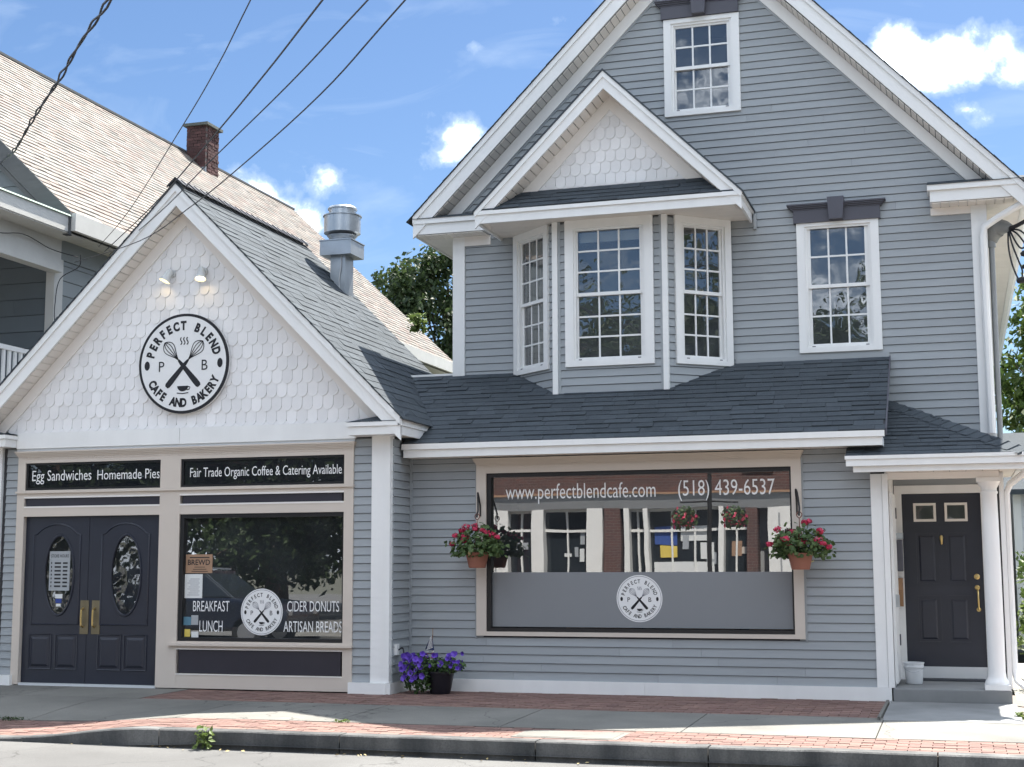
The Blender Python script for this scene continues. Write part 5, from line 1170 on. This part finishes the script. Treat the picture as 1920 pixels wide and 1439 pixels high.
def flit(q):
    return (q.uniform(-9.5,.6), -4.37-abs(q.gauss(0,.10)), ZR+.012), (0,0,1.5)
leaf_cloud(46, flit, .035, 97, 'dry_leaf', 'leaf_litter', None, kind='stuff', label='few dry leaves and grit lying in the gutter', cat='litter')
def flower_head(c_, r, n, seed, mat, parent, name='flower_head', petal=.02):
    def fn(q):
        v = Vector((q.gauss(0,1), q.gauss(0,1), q.gauss(0,.7))).normalized(); return (c_[0]+v.x*r, c_[1]+v.y*r, c_[2]+v.z*r*.75), v*1.2
    return leaf_cloud(n, fn, petal, seed, mat, name, parent, hexa_=True)
def hanging_basket(label, c_, seed, stems, brx, side):
    """bracket hook on the wall, terracotta pot on wires, geraniums"""
    t = thing('hanging_basket', label, 'flower basket', c_, 'geranium baskets'); rnd = random.Random(seed); x, y, z = c_
    m = MB(); m.tube(spline([(brx,-.05,z+.58),(brx,-.06,z+.72),(brx-.0,-.14,z+.86),((brx+x)/2,-.24,z+.82),(x,-.32,z+.66),(x,y,z+.60),(x,y-.02,z+.56)], 6), .011, 7); m.build('bracket', 'iron', t)
    m = MB(); m.tube(spline([(x,y,z+.61),(x+.03,y,z+.57),(x,y,z+.53),(x-.03,y,z+.57),(x,y,z+.61)], 6), .006, 5)
    for k in range(3):
        a = 2.1*k+.4; m.tube(spline([(x,y,z+.53),(x+.012*math.cos(a),y+.012*math.sin(a),z+.40),(x+.10*math.cos(a),y+.10*math.sin(a),z+.14)], 4), .0035, 4)
    m.build('hanger', 'copper_wire', t)
    m = MB(); m.lathe((x,y,z-.05), [(.005,0),(.098,0),(.105,.015),(.135,.15),(.142,.155),(.142,.185),(.125,.187),(.118,.16),(.01,.15)], 24, False); m.build('pot', 'terracotta', t)
    m = MB(); m.lathe((x,y,z+.095), [(.005,.0),(.118,.0)], 16, False); m.build('soil', 'soil', t)
    def fn(q):
        while True:
            v = Vector((q.uniform(-1,1), q.uniform(-1,1), q.uniform(-.35,1)))
            if v.length < 1: break
        k_ = 1.0 if q.random() < .8 else 1.25; return (x+v.x*.34*k_, y+v.y*.25, z+.18+v.z*.25*k_), v*.5+Vector((0,-.2,.5))
    leaf_cloud(600, fn, .056, seed, 'leaf_geranium', 'foliage', t, hexa_=True)
    m = MB(); heads = []
    for dx, dz in stems:
        e = Vector((x+dx, y+rnd.uniform(-.16,.02), z+dz)); heads.append(e); m.tube(spline([(x+dx*.25,y,z+.12),(x+dx*.6,(y+e.y)/2,z+.12+(dz-.12)*.6),tuple(e)], 4), .0035, 4)
    m.build('flower_stem', 'leaf_petunia', t)
    for i, e in enumerate(heads): flower_head(e, rnd.uniform(.028,.050), 34, seed*7+i, 'petal_red', t, petal=.030)
    def fd(q): return (x+q.uniform(-.15,.2), y-.12-q.uniform(0,.06), z+q.uniform(.02,.2)), (0,-1,.2)
    leaf_cloud(1, fd, .06, seed+3, 'dry_leaf', 'dry_leaf', t, hexa_=True)
hanging_basket('terracotta basket of red geraniums hanging beside the web address', (-5.585,-.35,1.53), 70, ((-.32,.24),(-.24,.34),(-.17,.40),(-.10,.44),(-.04,.46),(.02,.42),(.08,.40),(.13,.38),(.20,.34),(.28,.32),(-.15,.28),(-.12,.33)), -5.645, -1)
hanging_basket('terracotta basket of red geraniums hanging beside the telephone number', (-1.735,-.35,1.50), 71, ((-.33,.24),(-.24,.40),(-.15,.30),(-.13,.24),(-.08,.38),(.06,.48),(.12,.49),(.24,.38),(.27,.24),(.33,.20),(.22,.28),(.04,.26)), -1.79, 1)
# petunia pot
pt = thing('petunia_pot', 'black pot of trailing purple petunias in the wall corner', 'flower pot', (-6.03,-.42,0))
m = MB(); m.lathe((-6.03,-.42,-.01), [(.005,0),(.115,0),(.125,.02),(.168,.24),(.178,.245),(.178,.265),(.155,.267),(.01,.24)], 26, False); m.build('pot', 'pot_black', pt)
def fpet(q):
    while True:
        v = Vector((q.uniform(-1,1), q.uniform(-1,1), q.uniform(-1,1)))
        if v.length < 1: break
    if q.random() < .55:   # trailing side, towards the corner
        return (-6.27+v.x*.24, -.50+v.y*.18, .22+v.z*.24), v*.6+Vector((-.2,-.5,.2))
    return (-6.02+v.x*.30, -.44+v.y*.22, .32+v.z*.10), v*.5+Vector((0,-.3,.5))
leaf_cloud(1100, fpet, .055, 80, 'leaf_petunia', 'foliage', pt)
rnd = random.Random(9)
for i in range(78):
    if i < 34: a = rnd.uniform(0,1); px_, pz_ = -6.47+.12*rnd.random()+.46*a*rnd.random(), .08+.38*rnd.random()**.6; py_ = -.62-.10*rnd.random()
    else: px_, pz_ = rnd.uniform(-6.38,-5.74), rnd.uniform(.27,.47); py_ = -.60+.2*rnd.random()
    c_ = Vector((px_,py_,pz_)); d_ = Vector((rnd.uniform(-.5,.5),-1,rnd.uniform(-.1,.7))).normalized(); e1 = d_.cross(Vector((0,0,1))).normalized(); e2 = d_.cross(e1); R_ = rnd.uniform(.024,.046); vs = [tuple(c_-d_*.035)]
    for k in range(10): q = 2*math.pi*k/10; rr = R_*(1.0 if k % 2 else .82); vs.append(tuple(c_+(e1*math.cos(q)+e2*math.sin(q))*rr))
    MB().add(vs, [(0,1+k,1+(k+1) % 10) for k in range(10)]).build('petunia_flower', 'petal_violet', pt)
flag = thing('small_flag', 'small furled stars and stripes flag stuck in the petunia pot', 'flag', (-6.12,-.46,.26))
m = MB(); m.tube([(-6.125,-.46,.24),(-6.112,-.46,.76)], .004, 6); m.build('stick', 'wood', flag)
def fold(z0, z1, w0, w1, mat, nm, ph=0):
    m = MB(); n = 9; vs = []
    for i in range(n+1):
        t = i/n; z_ = z0+(z1-z0)*t; w = w0+(w1-w0)*t
        for k in range(6): s_ = k/5; vs.append((-6.118-w*(s_-.25), -.468-.018*math.sin(s_*7+ph+t*2), z_+.04*s_*(1-t)-.03*s_))
    m.add(vs, [(6*i+k,6*i+k+1,6*i+k+7,6*i+k+6) for i in range(n) for k in range(5)]); return m.build(nm, mat, flag)
fold(.50, .69, .115, .022, 'flag_blue', 'canton')
for i in range(5): fold(.385+.023*i, .408+.023*i, .098+.003*i, .101+.003*i, 'flag_white' if i % 2 == 0 else 'flag_red', 'stripe', .3*i)
m = MB()
for i in range(10):
    z_ = .525+.015*i; w = .082-.0062*i; m.ribbon([(-6.118-w*.75,z_-.012),(-6.118+w*.2,z_+.012)], .006, -.492)
m.build('star_row', 'flag_white', flag)

# ================================================================== SMALL THINGS ON THE PORCH
bk = thing('bucket', 'small white plastic bucket beside the entrance door', 'bucket', (-.575,.62,.13))
m = MB(); m.lathe((-.575,.62,.13), [(.005,.004),(.088,.004),(.095,.02),(.108,.19),(.118,.192),(.118,.205),(.112,.207),(.113,.235),(.120,.237),(.120,.25),(.108,.25),(.085,.02),(.004,.02)], 24, False); m.build('tub', 'bucket', bk)
m = MB(); m.tube(spline([(-.693,.62,.33),(-.66,.50,.30),(-.575,.47,.27),(-.49,.50,.30),(-.457,.62,.33)], 5), .003, 5); m.build('bail', 'galvanised', bk)
dm_ = thing('door_mat', 'thin dark door mat against the entrance threshold', 'mat', (-.2,1.22,.13)); B('pad', 'mat', dm_, -.55,.22, 1.10, 1.315, .131, .152)
mb_ = thing('wall_mailbox', 'dark metal mailbox on the inner porch wall', 'mailbox', (-.73,.80,1.55)); bevel(B('body', 'lintel', mb_, -.735,-.67, 1.05, 1.22, 1.42, 1.80), .008); B('flap', 'galvanised', mb_, -.735,-.66, 1.045, 1.225, 1.81, 1.88)
wp = thing('wall_plaque', 'small brown shield plaque hung inside the porch', 'plaque', (-.73,1.2,1.2))
MB(tfp((-.735,0,0),(0,1,0),(1,0,0))).add([(1.16,.0,1.34),(1.31,.0,1.34),(1.32,.0,1.2),(1.24,.0,1.0),(1.15,.0,1.2),(1.16,.05,1.34),(1.31,.05,1.34),(1.32,.05,1.2),(1.24,.05,1.0),(1.15,.05,1.2)], [(5,6,7,8,9),(0,1,6,5),(1,2,7,6),(2,3,8,7),(3,4,9,8),(4,0,5,9)]).build('shield', 'wood', wp)
oc = thing('outlet_cable', 'dark extension cable looping from the outdoor socket on the side wall', 'cable', (-6.55,-.47,.45))
m = MB(); m.tube(spline([(-6.55,-.47,.50),(-6.50,-.46,.52),(-6.49,-.44,.44),(-6.50,-.42,.33),(-6.52,-.38,.2),(-6.50,-.30,.02)], 6), .008, 6); m.build('cord', 'cable', oc)

# ================================================================== BUILDING AND GARDENS BEHIND THE PORCH
gar = thing('garage', 'pale grey outbuilding glimpsed beyond the porch downspout', 'garage', (3.5,14,0))
gw = B('wall', 'garage', gar, 1.0, 7.0, 12.0, 17.0, 0, 2.9); clapboards(gw, tfp((0,12,0),(1,0,0),(0,-1,0)), .2, 2.9, lambda z: 1.0, lambda z: 7.0, e=.2, mat='garage')
m = MB(); m.slab([(.7,11.7,2.9),(7.3,11.7,2.9),(7.3,14.5,4.2),(.7,14.5,4.2)], .1); m.slab([(.7,14.5,4.2),(7.3,14.5,4.2),(7.3,17.3,2.9),(.7,17.3,2.9)], .1); m.build('roof', 'shingle_mass', gar)
B('door', 'white', gar, 2.0, 4.6, 11.96, 12.0, 0, 2.2); B('trim', 'white', gar, .98, 1.12, 11.95, 12.05, 0, 2.9)
hd = thing('garden_hedge', 'long clipped hedge in the back yard behind the porch', 'hedge', (4,9,0))
def fh(q): return (q.uniform(.9,7.5), q.uniform(8.2,9.4), q.uniform(0,1.7)), (0,-.6,.4)
leaf_cloud(4200, fh, .12, 90, 'leaf_mid', 'foliage', hd)

# ================================================================== ACROSS THE STREET (seen in the window glass)
opp = thing('brick_shop', 'brick shop with white storefront across the street, mirrored in the shop window', 'shop', (-8,-22,0))
OY = -22.0
bwl = B('brick_wall', 'street_brick', opp, -15.4, -2.2, OY-9, OY, 3.45, 6.4)
B('parapet', 'shop_grey', opp, -15.5,-2.1, OY-9.1, OY+.08, 6.4, 6.55)
B('body', 'shop_grey', opp, -15.4,-2.2, OY-9, OY-.55, -.1, 3.45)
m = MB(); m.hexa([(-15.4,OY+.02,3.05),(-2.2,OY+.02,3.05),(-2.2,OY-.5,3.05),(-15.4,OY-.5,3.05)], [(-15.4,OY+.12,3.44),(-2.2,OY+.12,3.44),(-2.2,OY-.5,3.44),(-15.4,OY-.5,3.44)]); m.build('fascia_band', 'shop_grey', opp)
for x0, x1, mt in ((-15.4,-14.9,'street_brick'),(-13.2,-12.2,'shop_white'),(-11.5,-11.15,'shop_white'),(-9.9,-9.45,'shop_white'),(-9.40,-8.95,'street_brick'),(-8.85,-8.7,'shop_white'),(-8.3,-8.18,'shop_white'),(-6.25,-6.12,'shop_white'),(-5.5,-5.2,'street_brick'),(-4.9,-3.4,'shop_white'),(-2.6,-2.2,'street_brick')):
    B('pilaster', mt, opp, x0, x1, OY-.5, OY+.03, -.1, 3.06)
for x0, x1, z0 in ((-14.9,-13.2,.4),(-12.2,-11.5,.3),(-11.15,-9.9,.1),(-8.7,-8.3,.1),(-8.18,-6.25,.5),(-6.12,-5.5,.1),(-3.4,-2.6,.3)):
    B('shop_glass', 'shop_glass', opp, x0, x1, OY-.34, OY-.3, z0, 3.05)
    if z0 > .2: B('stall_riser', 'shop_white', opp, x0, x1, OY-.5, OY-.25, -.1, z0)
for mt, x0, x1, z0, z1 in (('poster_blue',-8.05,-7.4,2.1,2.6),('poster_yellow',-7.9,-7.4,1.75,2.08),('paper',-7.3,-6.5,2.2,2.6),('paper',-8.1,-6.4,1.25,1.62),('poster_green',-8.0,-7.7,.8,1.15),('poster_blue',-7.4,-6.7,.75,1.15),('paper',-6.75,-6.4,1.7,2.15),('paper',-13.0,-12.9,.8,2.9),('paper',-14.2,-13.6,.9,1.6)):
    B('poster', mt, opp, x0, x1, OY-.29, OY-.27, z0, z1)
rg = random.Random(77)
for x0, x1, z0 in ((-14.9,-13.2,.4),(-12.2,-11.5,.3),(-11.15,-9.9,.1),(-8.7,-8.3,.1),(-8.18,-6.25,.5),(-6.12,-5.5,.1),(-3.4,-2.6,.3)):
    m = MB(); m.box(x0,x1,OY-.30,OY-.22,2.45,2.52); m.box(x0,x1,OY-.30,OY-.22,2.98,3.05)
    for k in range(1, max(2, int((x1-x0)/.62))): xx = x0+(x1-x0)*k/max(2, int((x1-x0)/.62)); m.box(xx-.025,xx+.025,OY-.299,OY-.225,z0,3.0)
    m.build('glazing_bar', 'shop_white', opp)
    for k in range(int((x1-x0)*5)):
        w = rg.uniform(.10,.34); h = rg.uniform(.08,.40); xx = rg.uniform(x0+.03, max(x0+.04, x1-w-.03)); zz = rg.uniform(z0+.05, 2.3)
        B('shop_goods', rg.choice(('paper','shop_grey','wood','poster_green','poster_blue','tan','paper_grey','lintel','paper_orange')), opp, xx, min(xx+w,x1-.02), OY-.295-.002*k*.0, OY-.272+.0007*k, zz, zz+h)
B('band_moulding', 'paper_orange', opp, -15.4,-2.2, OY, OY+.16, 3.44, 3.50)
for x0 in (-13.0,-12.6,-4.6,-4.0): B('pilaster_groove', 'shop_grey', opp, x0, x0+.05, OY+.03, OY+.035, .2, 2.9)
bn = thing('street_bench', 'dark slatted bench on the pavement across the street', 'bench', (-10.5,-20.6,0))
for k in range(4): B('seat_slat', 'wood', bn, -11.3,-9.7, -20.75+.12*k, -20.65+.12*k, .38, .41)
for k in range(3): B('back_slat', 'wood', bn, -11.3,-9.7, -20.82, -20.79, .50+.13*k, .60+.13*k)
for xx in (-11.2,-9.85): B('leg', 'iron', bn, xx, xx+.06, -20.8, -20.32, -.08, .38)
B('upper_window', 'shop_white', opp, -5.55,-4.75, OY, OY+.05, 4.0, 5.2); B('upper_window_glass', 'shop_glass', opp, -5.45,-4.85, OY+.05, OY+.06, 4.1, 5.1)
fl_ = thing('feather_banner', 'red and white feather banner across the street', 'banner', (-12.6,-20.5,0))
m = MB(); m.tube([(-12.6,-20.5,-.08),(-12.6,-20.5,3.3)], .02, 6); m.build('pole', 'iron', fl_); B('cloth', 'flag_red', fl_, -12.58,-12.2, -20.51, -20.49, .8, 3.2); B('print', 'flag_white', fl_, -12.52,-12.3, -20.488, -20.486, 1.6, 3.0)
pl = thing('street_lamp', 'black street lamp with pink flower baskets across the street', 'street lamp', (-5.35,-15.2,0))
m = MB(); m.tube([(-5.35,-15.2,-.08),(-5.35,-15.2,4.6)], .05, 8); m.tube([(-6.0,-15.2,2.9),(-4.7,-15.2,2.9)], .02, 6); m.build('post', 'iron', pl)
for dx in (-.55,.55):
    def fq(q, dx=dx): v = Vector((q.gauss(0,1),q.gauss(0,1),q.gauss(0,1))).normalized()*q.uniform(.5,1); return (-5.35+dx+v.x*.34,-15.2+v.y*.34,2.55+v.z*.26), v
    leaf_cloud(160, fq, .11, 95, 'leaf_geranium', 'basket_leaves', pl); leaf_cloud(70, fq, .09, 96, 'petal_red', 'basket_flowers', pl)
oak = tree('street_tree', 'broad green street tree left of the brick shop across the street', (-20.5,-25,0), 2.4, (-20.5,-25,5.4), (4.6,3.5,4.6), 120, 18000, .25, 43, 'leaf_dark', 'trees across the street')
def copy_tree(src, loc, scale, rz, label):
    r = src.copy(); COL.objects.link(r); r.location = loc; r.scale = (scale,)*3; r.rotation_euler = (0,0,rz); r['label'] = label
    for ch in src.children:
        c_ = ch.copy(); COL.objects.link(c_); c_.parent = r
    return r
for loc, sc_, rz, lab in (((-29,-26,0),1.15,.7,'large street tree farthest along across the street'),((-13.5,-37,0),1.22,1.9,'tall tree behind the roof of the brick shop'),((-6,-36,0),1.2,2.8,'tall tree behind the brick shop, nearest its middle'),((.5,-33,0),1.25,4.0,'tall tree across the street past the end of the brick shop'),((7.5,-30,0),1.05,5.2,'street tree across the street beyond the brick shop end'),((15,-29,0),1.2,.4,'street tree well beyond the brick shop end'),((23,-19,0),1.25,1.2,'large street tree at the far right end of the street'),((31,-9,0),1.3,2.2,'farthest large tree along the street to the right'),((-24.5,-34,0),1.1,3.3,'street tree set back behind the parked car')):
    copy_tree(oak, loc, sc_, rz, lab)
car = thing('parked_car', 'dark blue estate car parked across the street, mirrored in the display window', 'car', (-16,-13.4,ZR))
cx0, cy0 = -16.2, -13.5
m = MB(); prof = [(-2.3,.35),(-2.35,.75),(-2.2,1.0),(-1.9,1.08),(1.0,1.05),(2.1,.92),(2.3,.72),(2.3,.35)]
m.prism_y([(cx0+a, ZR+b) for a, b in prof], cy0-.9, cy0+.9); bevel(m.build('body', 'car_paint', car), .09, 3)
m = MB(); m.hexa([(cx0-2.1,cy0-.82,ZR+1.04),(cx0+1.05,cy0-.82,ZR+1.04),(cx0+1.05,cy0+.82,ZR+1.04),(cx0-2.1,cy0+.82,ZR+1.04)], [(cx0-1.7,cy0-.66,ZR+1.58),(cx0+.25,cy0-.66,ZR+1.60),(cx0+.25,cy0+.66,ZR+1.60),(cx0-1.7,cy0+.66,ZR+1.58)]); bevel(m.build('cabin', 'shop_glass', car), .05, 3)
B('roof', 'car_paint', car, cx0-1.72, cx0+.28, cy0-.68, cy0+.68, ZR+1.56, ZR+1.64)
for sy in (-.70,.70): B('roof_rail', 'rim', car, cx0-1.6, cx0+.2, cy0+sy*.85-.02, cy0+sy*.85+.02, ZR+1.66, ZR+1.70)
for dx in (-1.4,1.4):
    for sy in (-.88,.70):
        m = MB(); m.tube([(cx0+dx,cy0+sy,ZR+.33),(cx0+dx,cy0+sy+.2,ZR+.33)], .33, 20); w_ = m.build('wheel', 'tyre', car)
        m = MB(); m.tube([(cx0+dx,cy0+sy-.005,ZR+.33),(cx0+dx,cy0+sy+.205,ZR+.33)], .2, 16); m.build('rim', 'rim', w_)
for sy in (-.7,.55): B('headlight', 'rim', car, cx0+2.2, cx0+2.31, cy0+sy, cy0+sy+.18, ZR+.68, ZR+.8); B('tail_light', 'tail_red', car, cx0-2.36, cx0-2.28, cy0+sy, cy0+sy+.15, ZR+.75, ZR+.95)
